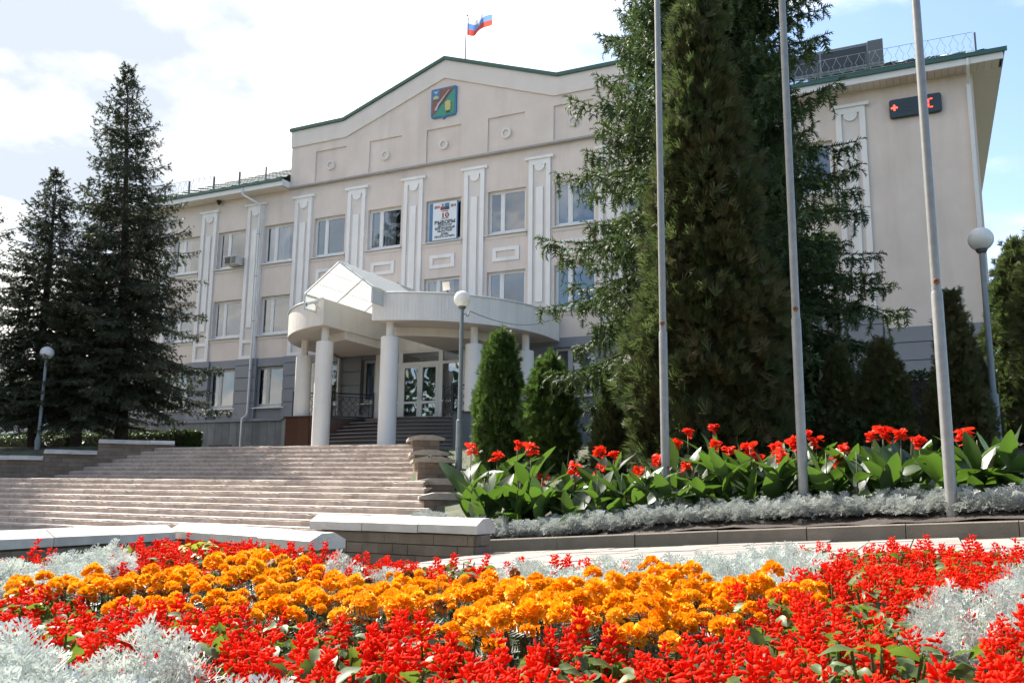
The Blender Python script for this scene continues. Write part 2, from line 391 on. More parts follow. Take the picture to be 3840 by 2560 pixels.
# pilasters
def pilaster(p, full=True):
    f = MB(); y0, y1 = YF-0.09, YF-0.002; zt, zb = 14.21, SP+0.02; hw = 0.515; bw = 0.20
    f.box(p-hw, p-hw+bw, y0, y1, zb, zt); f.box(p+hw-bw, p+hw, y0, y1, zb, zt)
    f.box(p-hw+bw, p+hw-bw, y0, y1, 13.98, zt); f.box(p-hw+bw, p+hw-bw, y0, y1, 7.06, 7.22); f.box(p-hw+bw, p+hw-bw, y0, y1, zb, zb+0.16)
    o = part('pilaster', f, 'pilaster_white', bld)
    part('capital', MB().box(p-0.665, p+0.665, YF-0.15, YF, 14.212, 14.33), 'pilaster_white', o)
    arc = [(p-0.24, 13.979)]+[(p+0.24*math.cos(t), 13.92+0.24*math.sin(t)) for t in [math.pi+math.pi*i/10 for i in range(11)]]+[(p+0.24, 13.979)]
    part('pendant', MB().prism(arc, y0+0.004, y1), 'pilaster_white', o)
    part('recess_panel', MB().box(p-hw+bw, p+hw-bw, YF-0.02, YF-0.004, zb+0.16, 13.98), 'plaster_band', o)
    part('strip', MB().box(p-0.165, p+0.165, y0+0.01, YF-0.01, 7.85, 12.95), 'pilaster_white', o)
for p in PIL: pilaster(p)
# windows
def window(b, z0, z1, kind, row):
    y = YF+0.17; a, c = b-WW+0.004, b+WW-0.004; mcol = 'pvc' if row else 'frame_grey'; mx = a+(c-a)*0.36; fw_ = 0.075
    f = MB()
    f.box(a, a+fw_, y, y+0.07, z0+0.04, z1-0.003); f.box(c-fw_, c, y, y+0.07, z0+0.04, z1-0.003); f.box(a+fw_, c-fw_, y, y+0.07, z0+0.04, z0+0.12); f.box(a+fw_, c-fw_, y, y+0.07, z1-0.075, z1-0.003)
    f.box(mx-0.06, mx+0.06, y-0.004, y+0.066, z0+0.12, z1-0.075)
    o = part('window', f, mcol, bld)
    for q0, q1 in ((a+fw_, mx-0.06), (mx+0.06, c-fw_)):
        sash = MB(); s_ = 0.045
        sash.box(q0, q0+s_, y+0.006, y+0.055, z0+0.12, z1-0.075); sash.box(q1-s_, q1, y+0.006, y+0.055, z0+0.12, z1-0.075)
        sash.box(q0+s_, q1-s_, y+0.006, y+0.055, z0+0.12, z0+0.165); sash.box(q0+s_, q1-s_, y+0.006, y+0.055, z1-0.12, z1-0.075)
        part('sash', sash, mcol, o)
        part('pane', MB().add([(q0+s_, y+0.03, z0+0.165), (q1-s_, y+0.03, z0+0.165), (q1-s_, y+0.03, z1-0.12), (q0+s_, y+0.03, z1-0.12)], [(0, 1, 2, 3)]), 'window_glass', o)
    part('sill', MB().add([(a-0.10, YF-0.13, z0-0.03), (c+0.10, YF-0.13, z0-0.03), (c+0.10, YF+0.18, z0+0.05), (a-0.10, YF+0.18, z0+0.05),
        (a-0.10, YF-0.13, z0-0.07), (c+0.10, YF-0.13, z0-0.07), (c+0.10, YF+0.18, z0-0.02), (a-0.10, YF+0.18, z0-0.02)], [(0,1,2,3),(4,7,6,5),(0,4,5,1),(1,5,6,2),(3,2,6,7),(0,3,7,4)]), 'white_metal', o)
    if row: part('sill_band', MB().box(a-0.06, c+0.06, YF-0.035, YF-0.001, z0-0.22, z0-0.085), 'plaster_band', o)
    rr = hsh(round(b, 2), row); yc = y+0.16
    if kind in ('blue', 'grey'):
        m_ = MB(); n = 20
        for i in range(n):
            x0 = a+0.1+(c-a-0.2)*i/n; an = rr.uniform(0.7, 1.2); hw_ = (c-a-0.2)/n*0.5
            m_.add([(x0, yc-hw_*an, z0+0.15), (x0+hw_*1.55, yc+hw_*an, z0+0.15), (x0+hw_*1.55, yc+hw_*an, z1-0.1), (x0, yc-hw_*an, z1-0.1)], [(0, 1, 2, 3)])
        part('blind', m_, 'blind_'+kind, o)
    elif kind == 'white':
        m_ = MB(); n = 34; cov = rr.choice([0.5, 0.75, 1.0]); pts = []
        for i in range(n+1):
            pts.append((a+0.1+(c-a-0.2)*cov*i/n, yc+0.055*math.sin(i*1.15+rr.random())))
        for i in range(n): m_.add([(*pts[i], z0+0.12), (*pts[i+1], z0+0.12), (*pts[i+1], z1-0.1), (*pts[i], z1-0.1)], [(0, 1, 2, 3)])
        part('curtain', m_, 'curtain_white', o)
    return o
KINDS = {(1, 2): 'none', (2, 2): 'white', (3, 2): 'grey', (4, 2): 'white', (5, 2): 'none', (6, 2): 'none', (7, 2): 'blue', (1, 1): 'none', (2, 1): 'none', (3, 1): 'white', (4, 1): 'grey', (5, 1): 'white', (6, 1): 'blue', (7, 1): 'blue', (10, 2): 'white', (0, 2): 'white', (0, 1): 'grey', (1, 0): 'grey', (2, 0): 'none', (3, 0): 'none'}
for i, b in enumerate(BAYS):
    for r_, (z0, z1) in enumerate(ROWS):
        if abs(b-AX) < 0.5 and r_ == 0: continue
        k = KINDS.get((i, r_)) or hsh('w', i, r_).choice(['white', 'grey', 'none', 'blue', 'white'])
        window(b, z0, z1, k, r_)
# framed panels between the rows, centre bays
for b in BAYS[3:8]:
    f = MB(); y0, y1 = YF-0.055, YF-0.002
    f.box(b-0.65, b-0.47, y0, y1, 9.82, 10.44); f.box(b+0.47, b+0.65, y0, y1, 9.82, 10.44); f.box(b-0.47, b+0.47, y0, y1, 9.82, 9.98); f.box(b-0.47, b+0.47, y0, y1, 10.28, 10.44)
    part('framed_panel', f, 'pilaster_white', bld)
# pediment block
PY = YF-0.16
top = [(PX0, 17.78), (AX-5.70, 17.80), (AX, 19.82), (AX+5.70, 17.80), (PX1, 17.78)]
low = [(PX0+0.02, 16.93), (AX-5.53, 16.95), (AX, 18.92), (AX+5.53, 16.95), (PX1-0.02, 16.93)]
pans = [(b-0.92, b+0.92, 14.92, 16.5) for b in BAYS[3:8]]
# pediment wall with recessed fields
mb = MB(); Xs = sorted(set([PX0+0.03, PX1-0.03, AX, AX-5.53, AX+5.53]+[v for p in pans for v in p[:2]]))
def lowz(x): 
    for (a, za), (b_, zb_) in zip(low, low[1:]):
        if a-0.1 <= x <= b_+0.1 and x <= b_: return za+(zb_-za)*(x-a)/(b_-a)
    return low[-1][1]
for xa, xb in zip(Xs, Xs[1:]):
    pn = [p for p in pans if p[0]-1e-4 <= xa and xb <= p[1]+1e-4]
    zb0 = 16.5 if pn else 14.85
    mb.add([(xa, PY, zb0), (xb, PY, zb0), (xb, PY, lowz(xb)+0.02), (xa, PY, lowz(xa)+0.02)], [(0, 1, 2, 3)])
for a, b_, c, d in pans:
    mb.add([(a, PY, 14.85), (b_, PY, 14.85), (b_, PY, c), (a, PY, c)], [(0, 1, 2, 3)])
    yb = PY+0.07
    mb.add([(a, yb, c), (b_, yb, c), (b_, yb, d), (a, yb, d), (a, PY, c), (b_, PY, c), (b_, PY, d), (a, PY, d)], [(0, 1, 2, 3), (4, 5, 1, 0), (7, 3, 2, 6), (4, 0, 3, 7), (5, 6, 2, 1)])
mb.add([(PX0+0.03, PY, 14.85), (PX0+0.03, PY, 16.95), (PX0+0.03, 35, 16.95), (PX0+0.03, 35, 14.85), (PX1-0.03, PY, 14.85), (PX1-0.03, 35, 14.85), (PX1-0.03, 35, 16.95), (PX1-0.03, PY, 16.95), (PX0+0.03, YF+0.01, 14.85), (PX1-0.03, YF+0.01, 14.85)], [(0, 1, 2, 3), (4, 5, 6, 7), (0, 8, 9, 4)])
part('pediment', mb, 'plaster', bld)
part('pediment_band', MB().prism(low+top[::-1], PY-0.07, 35.2), 'plaster_band', bld)
cop = [(x_, z_+0.002) for x_, z_ in top]; cop[0] = (PX0-0.08, 17.782); cop[-1] = (PX1+0.08, 17.782)
part('coping', MB().prism(cop+[(x_, z_+0.16) for x_, z_ in cop[::-1]], PY-0.16, 35.4), 'green_metal', bld)
part('moulding', MB().box(PX0-0.1, PX1+0.1, PY-0.06, YF+0.03, 14.78, 14.855), 'moulding_grey', bld)
for b in BAYS[3:8]:
    m_ = MB(); n = 24; y0 = PY-0.03
    for r0, r1, ya, yb in ((0.245, 0.245, PY+0.07, y0), (0.245, 0.15, y0, y0), (0.15, 0.14, y0, PY+0.035), (0.14, 0.0, PY+0.035, PY+0.035)):
        v = [(b+r0*math.cos(2*math.pi*i/n), ya, 15.66+r0*math.sin(2*math.pi*i/n)) for i in range(n)]+[(b+r1*math.cos(2*math.pi*i/n), yb, 15.66+r1*math.sin(2*math.pi*i/n)) for i in range(n)]
        m_.add(v, [(i, (i+1) % n, (i+1) % n+n, i+n) for i in range(n)])
    part('rosette', m_, 'plaster_band', bld)
# roof wings
EY = 32.22
def wing(x0, x1, hip):
    roof = MB(); e0, e1 = 15.14, 19.0
    nxx = int((x1-x0)/0.19)
    xsr = [x0+(x1-x0)*i/nxx for i in range(nxx+1)]
    # corrugated tile rows, stepping up the slope
    rows = 13
    for j in range(rows):
        ya, yb = EY+(39.5-EY)*j/rows, EY+(39.5-EY)*(j+1)/rows
        za, zb = e0+(e1-e0)*j/rows, e0+(e1-e0)*(j+1)/rows
        v = []
        for i, xx in enumerate(xsr):
            w = 0.035*math.sin(i*math.pi/2+0.4)
            if hip > 0: ya_, yb_ = ya, yb; lim0 = x1-(ya-EY); lim1 = x1-(yb-EY)
            elif hip < 0: lim0 = x0+(ya-EY); lim1 = x0+(yb-EY)
            xa = min(xx, lim0) if hip > 0 else (max(xx, lim0) if hip < 0 else xx); xb = min(xx, lim1) if hip > 0 else (max(xx, lim1) if hip < 0 else xx)
            v += [(xa, ya, za+w+0.05), (xb, yb, zb+w)]
        roof.add(v, [(2*i, 2*i+2, 2*i+3, 2*i+1) for i in range(nxx)])
    o = part('roof', roof, 'roof_tile', bld, True)
    xe = x1 if hip > 0 else x0; sg = 1 if hip > 0 else -1
    part('hip_face', MB().add([(xe, EY, e0), (xe, 47.8, e0), (xe-sg*(39.5-EY), 41, e1), (xe-sg*(39.5-EY), 39.5, e1)], [(0, 1, 2, 3) if sg > 0 else (3, 2, 1, 0)]), 'roof_tile', o)
    part('roof_back', MB().add([(x0, 47.8, e0), (x1, 47.8, e0), (x1-(7.28 if hip > 0 else 0), 41, e1), (x0+(7.28 if hip < 0 else 0), 41, e1)], [(0, 1, 2, 3)]), 'roof_tile', o)
    xo = x1-0.06 if hip > 0 else x0+0.06
    a, b_ = (x0, xo) if hip > 0 else (xo, x1)
    part('fascia', MB().box(a, b_, EY+0.04, EY+0.10, 14.80, 15.10).add([(xo, EY+0.1, 14.8), (xo, 47.7, 14.8), (xo, 47.7, 15.1), (xo, EY+0.1, 15.1)], [(0, 1, 2, 3)]), 'white_metal', bld)
    part('eave_trim', MB().box(a-(0.12 if hip < 0 else 0), b_+(0.12 if hip > 0 else 0), EY-0.04, EY+0.035, 15.04, 15.19).box(xo-0.03, xo+0.05, EY+0.036, 47.8, 15.02, 15.19), 'green_metal', bld)
    # soffit boards
    x = a+0.01; n = 0
    bm = MB().box(0, 0.215, EY+0.10-EY, YF-EY, 0, 0.03).mesh('soffit_board', 'soffit_panel')
    while x < b_-0.23:
        if hip < 0 and x < -40: x += 0.225; continue
        link('soffit_board', bm, bld, (x, EY, 14.80-hsh('s', round(x, 2)).random()*0.006)); x += 0.225
    if hip > 0: part('soffit', MB().box(XR, xo, YF+0.002, 47.6, 14.80, 14.83), 'soffit_panel', bld)
    else: part('soffit', MB().box(xo, XL, YF+0.002, 47.6, 14.80, 14.83), 'soffit_panel', bld)
wing(PX1, XR+1.0, 1); wing(XL-1.0, PX0, -1)
part('eave_end', MB().box(PX0-0.03, PX0+0.03, EY+0.02, PY, 14.79, 15.12), 'white_metal', bld)
# roof snow rails: ornamental panels on posts
def rail_panel(w, h):
    m_ = MB(); r_ = 0.010
    m_.tube([(0, 0, 0.08), (w, 0, 0.08), (w, 0, h), (0, 0, h), (0, 0, 0.08)], r_, 4)
    n = 4
    for i in range(n):
        c = w*(i+0.5)/n; q = w/n/2
        m_.tube([(c-q, 0, 0.1), (c-q*0.4, 0, h*0.35), (c-q*0.75, 0, h*0.55), (c-q*0.3, 0, h*0.75), (c, 0, h*0.98)], r_*0.8, 4)
        m_.tube([(c+q, 0, 0.1), (c+q*0.4, 0, h*0.35), (c+q*0.75, 0, h*0.55), (c+q*0.3, 0, h*0.75), (c, 0, h*0.98)], r_*0.8, 4)
    return m_
RZ = 15.32; RY = 32.55
pm = rail_panel(1.62, 0.78).mesh('railing_panel', 'zinc'); qm = MB().box(-0.03, 0.03, -0.03, 0.03, -0.15, 0.74).mesh('railing_post', 'iron_grey')
for x0, x1 in ((-42.0, -29.4), (-10.0, 2.35)):
    x = x0
    while x < x1-1.7:
        link('railing_panel', pm, bld, (x+0.07, RY, RZ)); link('railing_post', qm, bld, (x, RY, RZ)); x += 1.76
    link('railing_post', qm, bld, (x, RY, RZ))
# downpipes
def downpipe(x, shift, zb, bottom=True):
    m_ = MB().tube([(x-shift, EY+0.02, 14.98), (x-shift, EY+0.02, 14.72), (x-shift*0.9, EY+0.06, 14.62), (x, YF-0.2, 14.2), (x, YF-0.2, 14.0), (x, YF-0.2, zb+0.25), (x-0.02, YF-0.24, zb+0.05), (x-0.12, YF-0.42, zb-0.1), (x-0.12, YF-0.42, 1.55)], 0.06, 10)
    o = part('downpipe', m_, 'white_metal', bld, True, 40)
    for z in (12.6, 10.4, 8.1, 5.6): part('pipe_clamp', MB().lathe([(0.068, z), (0.068, z+0.05)], x, YF-0.2, 10), 'zinc', o)
downpipe(-30.15, 0.75, 3.35)
part('downpipe', MB().tube([(-24.75, YF-0.2, 6.0), (-24.75, YF-0.2, 3.3)], 0.06, 10), 'white_metal', bld, True, 40)
m_ = MB().tube([(2.02, EY+0.02, 15.0), (2.02, EY+0.02, 14.75)], 0.05, 8); m_.box(1.95, 2.09, YF-0.13, YF-0.01, 2.0, 14.4); m_.tube([(2.02, EY+0.02, 14.76), (2.02, YF-0.08, 14.35)], 0.05, 8)
part('downpipe', m_, 'white_metal', bld)
# small alarm horn under the eave
hn = link('siren_horn', MB().lathe([(0.03, 0), (0.10, 0.12), (0.14, 0.2)], n=14).mesh('siren_horn', 'iron_black', True), None, (-33.0, 32.8, 14.55)); tag(hn, 'small black horn fixed under the eave above the third-floor windows', 'horn')
# ---------------------------------------------------------------- entrance portico
CX, CY, CR, SL = AX, 31.8, 5.8, 1.135
por = thing('entrance_portico', 'round white entrance canopy on six columns with glazed gable and curved steps', 'portico', (AX, 28, 1.3))
def lobe(sgn, R, yb, inset=0.0):
    a0 = -math.pi/2+math.asin((SL+inset)/R); n = 26
    arc = [(CX+R*math.cos(a0+(0-a0)*i/n), CY+R*math.sin(a0+(0-a0)*i/n)) for i in range(n+1)]
    p = arc+[(CX+R, yb), (CX+SL+inset, yb)]
    return p if sgn > 0 else [(2*CX-x, y) for x, y in p][::-1]
for sgn in (1, -1):
    core = part('canopy', MB().slab(lobe(sgn, CR-0.03, 32.97, 0.02), 6.1, 7.09), 'panel_white', por)
    part('soffit', MB().slab(lobe(sgn, CR-0.015, 32.96, 0.01), 6.07, 6.098), 'soffit_panel', core)
    drum = part('canopy_drum', MB().slab(lobe(sgn, 4.32, 31.36, 0.02), 5.76, 6.068), 'panel_white', por)
    part('soffit', MB().slab(lobe(sgn, 4.335, 31.36, 0.01), 5.735, 5.758), 'soffit_panel', drum)
    # cladding boards round the rim
    for R, z0, z1, pr in ((CR, 6.075, 7.09, core), (4.345, 5.738, 6.064, drum)):
        a0 = -math.pi/2+math.asin(SL/R); wdt = 0.135; n = int((-a0)*R/wdt); da = -a0/n
        bm = MB().box(-R*da/2*0.975, R*da/2*0.975, -0.012, 0.012, z0, z1).mesh('cladding_board', 'panel_white')
        for i in range(n):
            a = a0+da*(i+0.5); a_ = a if sgn > 0 else math.pi-a
            link('cladding_board', bm, pr, (CX+R*math.cos(a_)*0.9985, CY+R*math.sin(a_)*0.9985, 0), (0, 0, a_+math.pi/2))
    a0 = -math.pi/2+math.asin(SL/CR)
    rim = [(CX+sgn*(CR+0.02)*math.cos(a0*(1-i/30)), CY+(CR+0.02)*math.sin(a0*(1-i/30)), 7.11) for i in range(31)]+[(CX+sgn*(CR+0.02), 32.95, 7.11)]
    part('rim_trim', MB().tube(rim, 0.035, 6), 'white_metal', core)
    # flat side towards the glazed passage
    part('side_panel', MB().box(CX+sgn*(SL-0.01)-0.012, CX+sgn*(SL-0.01)+0.012, CY-5.69, 32.9, 6.08, 7.1), 'panel_white', core)
# columns: thick shaft with a thinner neck
for cx_, cy_, zb in ((-20.92, 26.77, 1.29), (-17.92, 26.77, 1.29), (-23.55, 28.8, 2.85), (-15.45, 28.8, 2.85), (-14.3, 31.0, 2.85), (-24.5, 31.0, 2.85)):
    zt = 5.53 if zb < 2 else 5.42
    c = part('column', MB().lathe([(0.335, zb), (0.335, zt-0.02), (0.31, zt)], cx_, cy_, 32), 'column_paint', por, True, 35)
    part('neck', MB().lathe([(0.15, zt), (0.15, 6.09)], cx_, cy_, 20), 'column_paint', c, True, 35)
# glazed gable over the passage
GY0, GY1, GE, GA, GH = 25.48, 32.9, 7.17, 8.25, 1.53
gab = part('gable_frame', MB(), 'white_metal', por) if False else None
fr = MB()
for y in (GY0, GY0+1.9, GY0+3.8, GY0+5.7, GY1):
    for s_ in (1, -1): fr.tube([(AX+s_*GH, y, GE), (AX, y, GA)], 0.035, 6)
for s_ in (1, -1):
    fr.tube([(AX+s_*GH, GY0, GE), (AX+s_*GH, GY1, GE)], 0.035, 6)
    fr.tube([(AX+s_*GH, GY0, GE), (AX+s_*GH, GY0, 6.6)], 0.035, 6); fr.tube([(AX+s_*GH, GY0, 6.6), (AX+s_*GH, 26.4, 6.6)], 0.03, 6); fr.tube([(AX+s_*GH, 26.2, 6.6), (AX+s_*GH, 26.2, GE)], 0.03, 6)
fr.tube([(AX, GY0, GA), (AX, GY1, GA)], 0.04, 6)
for s_ in (1, -1):
    for q in (0.33, 0.67): fr.tube([(AX+s_*GH*(1-q), GY0, GE+(GA-GE)*q+0.01), (AX+s_*GH*(1-q), GY1, GE+(GA-GE)*q+0.01)], 0.012, 5)
gfo = part('gable_frame', fr, 'white_metal', por, True, 50)
for y0, y1 in ((GY0, GY0+1.9), (GY0+1.9, GY0+3.8), (GY0+3.8, GY0+5.7), (GY0+5.7, GY1)):
    for s_ in (1, -1):
        n_ = Vector((s_*(GA-GE), 0, GH)).normalized()*0.045
        a, b_ = Vector((AX+s_*(GH+0.05), 0, GE-0.03)), Vector((AX, 0, GA))
        q = [a+n_, b_+n_]; w_ = n_*0.3
        v = []
        for yy in (y0+0.01, y1-0.01):
            for P in (q[0], q[1], q[1]+w_, q[0]+w_): v.append((P.x, yy, P.z))
        part('roof_pane', MB().add(v, [(0, 1, 2, 3), (7, 6, 5, 4), (0, 4, 5, 1), (1, 5, 6, 2), (2, 6, 7, 3), (3, 7, 4, 0)]), 'polycarbonate', gfo)
for s_ in (1, -1): part('eave_pane', MB().box(AX+s_*GH-0.008, AX+s_*GH+0.008, GY0+0.04, 26.2, 6.63, GE-0.04), 'polycarbonate', gfo)
# porch: podium walls, floor and curved steps
FZ = 2.85
lp = [(-23.95, 28.35), (-22.75, 28.35), (-21.6, 31.2), (-21.6, 32.7), (-25.2, 32.7), (-25.2, 29.6)]
rp = [(-16.05, 28.35), (-13.75, 29.3), (-13.65, 32.7), (-17.25, 32.7), (-17.25, 31.2)]
pod = part('podium', MB().slab(lp, 1.25, FZ-0.06), 'granite', por); part('podium_coping', MB().slab([(-24.02, 28.28), (-22.7, 28.28), (-21.52, 31.2), (-21.52, 32.69), (-25.28, 32.69), (-25.28, 29.57)], FZ-0.06, FZ), 'granite_step', pod)
pod2 = part('podium', MB().slab(rp, 1.25, FZ-0.06), 'granite', por); part('podium_coping', MB().slab([(-16.08, 28.26), (-13.67, 29.24), (-13.57, 32.69), (-17.33, 32.69), (-17.33, 31.2)], FZ-0.06, FZ), 'granite_step', pod2)
# grey front panels of the right podium, granite slabs on the left one
def face_slabs(parent, p0, p1, z0, z1, n, mat, name='facing_slab', th=0.03):
    d = Vector((p1[0]-p0[0], p1[1]-p0[1])); Ln = d.length; ang = math.atan2(d.y, d.x); w = Ln/n
    bm = MB().box(0.004, w-0.004, -th, 0, 0, z1-z0).mesh(name, mat)
    for i in range(n): link(name, bm, parent, (p0[0]+d.x*i/n, p0[1]+d.y*i/n, z0), (0, 0, ang))
face_slabs(pod2, (-16.03, 28.35), (-13.75, 29.3), 1.26, FZ-0.065, 4, 'plinth_slate')
face_slabs(pod, (-23.95, 28.35), (-22.75, 28.35), 1.26, FZ-0.065, 2, 'granite')
face_slabs(pod, (-22.75, 28.35), (-21.6, 31.2), 1.26, FZ-0.065, 5, 'granite')
face_slabs(pod2, (-17.25, 31.2), (-16.05, 28.35), 1.26, FZ-0.065, 5, 'granite')
face_slabs(pod, (-25.2, 29.6), (-23.95, 28.35), 1.26, FZ-0.065, 3, 'plinth_slate')
part('porch_floor', MB().slab([(-21.6, 30.6), (AX-1.2, 30.15), (AX, 30.0), (AX+1.2, 30.15), (-17.25, 30.6), (-17.25, 32.7), (-21.6, 32.7)], 1.3, FZ+0.002), 'granite_step', por)
for k in range(1, 9):
    z = FZ-0.172*k; rr = 8.0+0.31*k; pts = []
    for i in range(19):
        t = -1+2*i/18; y = 30.0-0.31*k
        hw_l = (AX+21.6)*-1; 
        xx = AX+t*(2.25+max(0, 31.2-y)*0.44); yy = 38.0-math.sqrt(max(0.1, rr*rr-(xx-AX)**2)); pts.append((xx, yy))
    pts = [p for p in pts]
    st = part('porch_step', MB().slab(pts+[(-17.2, 31.0), (-21.65, 31.0)], 1.28, z), 'granite_step', por)
    part('nosing', MB().tube([(x_, y_-0.005, z-0.02) for x_, y_ in pts], 0.022, 6), 'base_wall', st)
# porch railings
def lattice_rail(name, label, p0, p1, zb, h=1.12, n=5):
    o = thing(name, label, 'railing', (p0[0], p0[1], zb)); d = Vector((p1[0]-p0[0], p1[1]-p0[1], 0)); P = lambda s_, z: Vector((p0[0], p0[1], zb+z))+d*s_
    for s_ in (0, 1):
        part('post', MB().tube([P(s_, 0), P(s_, h+0.1)], 0.045, 8), 'iron_black', o); 
    part('rail', MB().tube([P(0, h), P(1, h)], 0.028, 6), 'iron_black', o); part('rail', MB().tube([P(0, 0.12), P(1, 0.12)], 0.022, 6), 'iron_black', o)
    part('rail', MB().tube([P(0.1, h-0.14), P(0.9, h-0.14)], 0.016, 6), 'iron_black', o)
    for i in range(n):
        a, b_ = 0.1+0.8*i/n, 0.1+0.8*(i+1)/n; m_ = (a+b_)/2
        w = [P(a, 0.12), P(a+0.01, 0.3), P(m_, 0.42), P(b_-0.01, 0.55), P(m_, 0.7), P(a+0.01, 0.84), P(a, h-0.14)]
        part('lattice_bar', MB().tube(w, 0.011, 5), 'iron_black', o)
        w = [P(b_, 0.12), P(b_-0.01, 0.3), P(m_, 0.42), P(a+0.01, 0.55), P(m_, 0.7), P(b_-0.01, 0.84), P(b_, h-0.14)]
        part('lattice_bar', MB().tube(w, 0.011, 5), 'iron_black', o)
    for s_ in (0.1, 0.9): part('lattice_bar', MB().tube([P(s_, 0.12), P(s_, h-0.02)], 0.014, 5), 'iron_black', o)
lattice_rail('porch_railing', 'black lattice railing on the porch behind the front left column', (-23.0, 30.1), (-21.75, 31.35), FZ)
lattice_rail('porch_railing', 'short black lattice railing beside the back left porch column', (-24.8, 29.75), (-23.15, 30.0), FZ, n=4)
lattice_rail('porch_railing', 'black lattice railing running back beside the right end of the glass doors', (-17.65, 30.4), (-16.78, 29.52), FZ, n=4)
lattice_rail('porch_railing', 'black lattice railing between lamp post and right porch column', (-16.7, 29.47), (-16.1, 29.5), FZ, n=3)
# vestibule with double doors
VY = 31.4
ves = thing('entrance_doors', 'white framed glass double doors with side lights under the canopy', 'door', (AX, VY, FZ))
fz = MB()
zt_, zd, ztr = 5.80, 5.18, 5.26
def bar(x0, x1, z0, z1, y0=VY, y1=VY+0.09): fz.box(x0, x1, y0, y1, z0, z1)
for x0, x1 in ((-21.72, -21.5), (-20.53, -20.33), (-18.53, -18.33), (-17.36, -17.14)): bar(x0, x1, FZ, zt_)
for x0, x1 in ((-21.5, -20.53), (-20.33, -18.53), (-18.33, -17.36)): bar(x0, x1, zt_-0.08, zt_); bar(x0, x1, ztr-0.07, ztr+0.05)
for x0, x1 in ((-21.5, -20.53), (-18.33, -17.36)): bar(x0, x1, FZ, FZ+0.1); bar(x0, x1, FZ+0.72, FZ+0.80)
part('door_frame', fz, 'pvc', ves)
def pane(parent, x0, x1, z0, z1, y=VY+0.04): return part('pane', MB().add([(x0, y, z0), (x1, y, z0), (x1, y, z1), (x0, y, z1)], [(0, 1, 2, 3)]), 'door_glass', parent)
for x0, x1 in ((-21.5, -20.53), (-20.33, -18.53), (-18.33, -17.36)): pane(ves, x0, x1, ztr+0.05, zt_-0.08)
for x0, x1 in ((-21.5, -20.53), (-18.33, -17.36)): pane(ves, x0, x1, FZ+0.1, FZ+0.72); pane(ves, x0, x1, FZ+0.80, ztr-0.07)
for x0, x1, hx in ((-20.325, -19.435, -19.5), (-19.425, -18.535, -19.36)):
    l = MB(); y0, y1 = VY-0.01, VY+0.06; s_ = 0.12
    l.box(x0, x0+s_, y0, y1, FZ+0.02, ztr-0.075); l.box(x1-s_, x1, y0, y1, FZ+0.02, ztr-0.075)
    for z0, z1 in ((FZ+0.02, FZ+0.14), (FZ+0.68, FZ+0.78), (ztr-0.19, ztr-0.075)): l.box(x0+s_, x1-s_, y0, y1, z0, z1)
    d = part('door', l, 'pvc', ves)
    pane(d, x0+s_, x1-s_, FZ+0.14, FZ+0.68, VY+0.03); pane(d, x0+s_, x1-s_, FZ+0.78, ztr-0.19, VY+0.03)
    part('handle', MB().tube([(hx, VY-0.02, FZ+0.85), (hx, VY-0.07, FZ+0.88), (hx, VY-0.07, FZ+1.15), (hx, VY-0.02, FZ+1.18)], 0.014, 6), 'white_metal', d)
part('lintel', MB().box(-21.8, -17.06, VY-0.02, VY+0.3, zt_+0.002, 6.9), 'panel_white', ves)
bm = MB().box(0, 0.125, -0.012, 0, 0, 0.62).mesh('cladding_board', 'panel_white')
for i in range(17): link('cladding_board', bm, ves, (AX-1.1+0.13*i, VY-0.022, 5.81))
part('side_wall', MB().box(-21.78, -21.7, VY+0.1, 32.95, FZ, 5.8).box(-17.16, -17.08, VY+0.1, 32.95, FZ, 5.8), 'panel_white', ves)
part('inner_wall', MB().box(-21.6, -17.2, 33.5, 33.55, FZ, 5.8), 'blind_grey', ves)

# ---------------------------------------------------------------- the great stairs
R_, T_ = 0.143, 0.32
stairs = thing('stone_staircase', 'broad weathered stone staircase climbing in two flights to the entrance', 'stairs', (-18, 18, -1.1))
steps = [(22.4-T_*i, 1.30-R_*i) for i in range(8)]+[(17.2-T_*j, 0.157-R_*j) for j in range(9)]
def edge_l(y, low_): return -34.0 if low_ else stair_left(y)-0.02
core = MB()
for i, (y, z) in enumerate(steps):
    low_ = i >= 8; yb = 22.7 if i == 0 else (21.2 if i == 8 else y+T_+0.06)
    if i == 8: yb = 20.2
    core.slab([(edge_l(y, low_), y+0.02), (stair_right(y)+0.05, y+0.02), (stair_right(yb)+0.05, yb), (edge_l(yb, low_) if not low_ else -34, yb)], z-R_-0.05, z-0.012)
part('stair_core', core, 'step_stone', stairs)
rs = random.Random(5); blocks = []
def block_mesh(seed):                     # a worn stone: chamfered nosing, chipped corners
    r = random.Random(seed); n = 4; v = []; c = [r.uniform(0.042, 0.054) for _ in range(n+1)]; dp = [r.uniform(-0.003, 0.003) for _ in range(n+1)]; zt = [r.uniform(-0.002, 0.002) for _ in range(n+1)]
    if seed % 3 == 0: c[r.randrange(1, n)] += 0.02
    for i in range(n+1):
        x_ = 0.003+0.994*i/n
        v += [(x_, dp[i], -R_-0.02), (x_, dp[i], -c[i]*0.88+zt[i]), (x_, 0.092+dp[i], -c[i]*0.06+zt[i]), (x_, T_+0.06, -0.002)]
    f = []
    for i in range(n):
        a = 4*i
        f += [(a, a+4, a+5, a+1), (a+1, a+5, a+6, a+2), (a+2, a+6, a+7, a+3)]
    f += [(0, 1, 2, 3), (4*n+3, 4*n+2, 4*n+1, 4*n)]
    mb = MB(); mb.add(v, f); return mb
BM = [block_mesh(s_) for s_ in range(10)]; BMM = [b.mesh('step_block', 'step_stone') for b in BM]
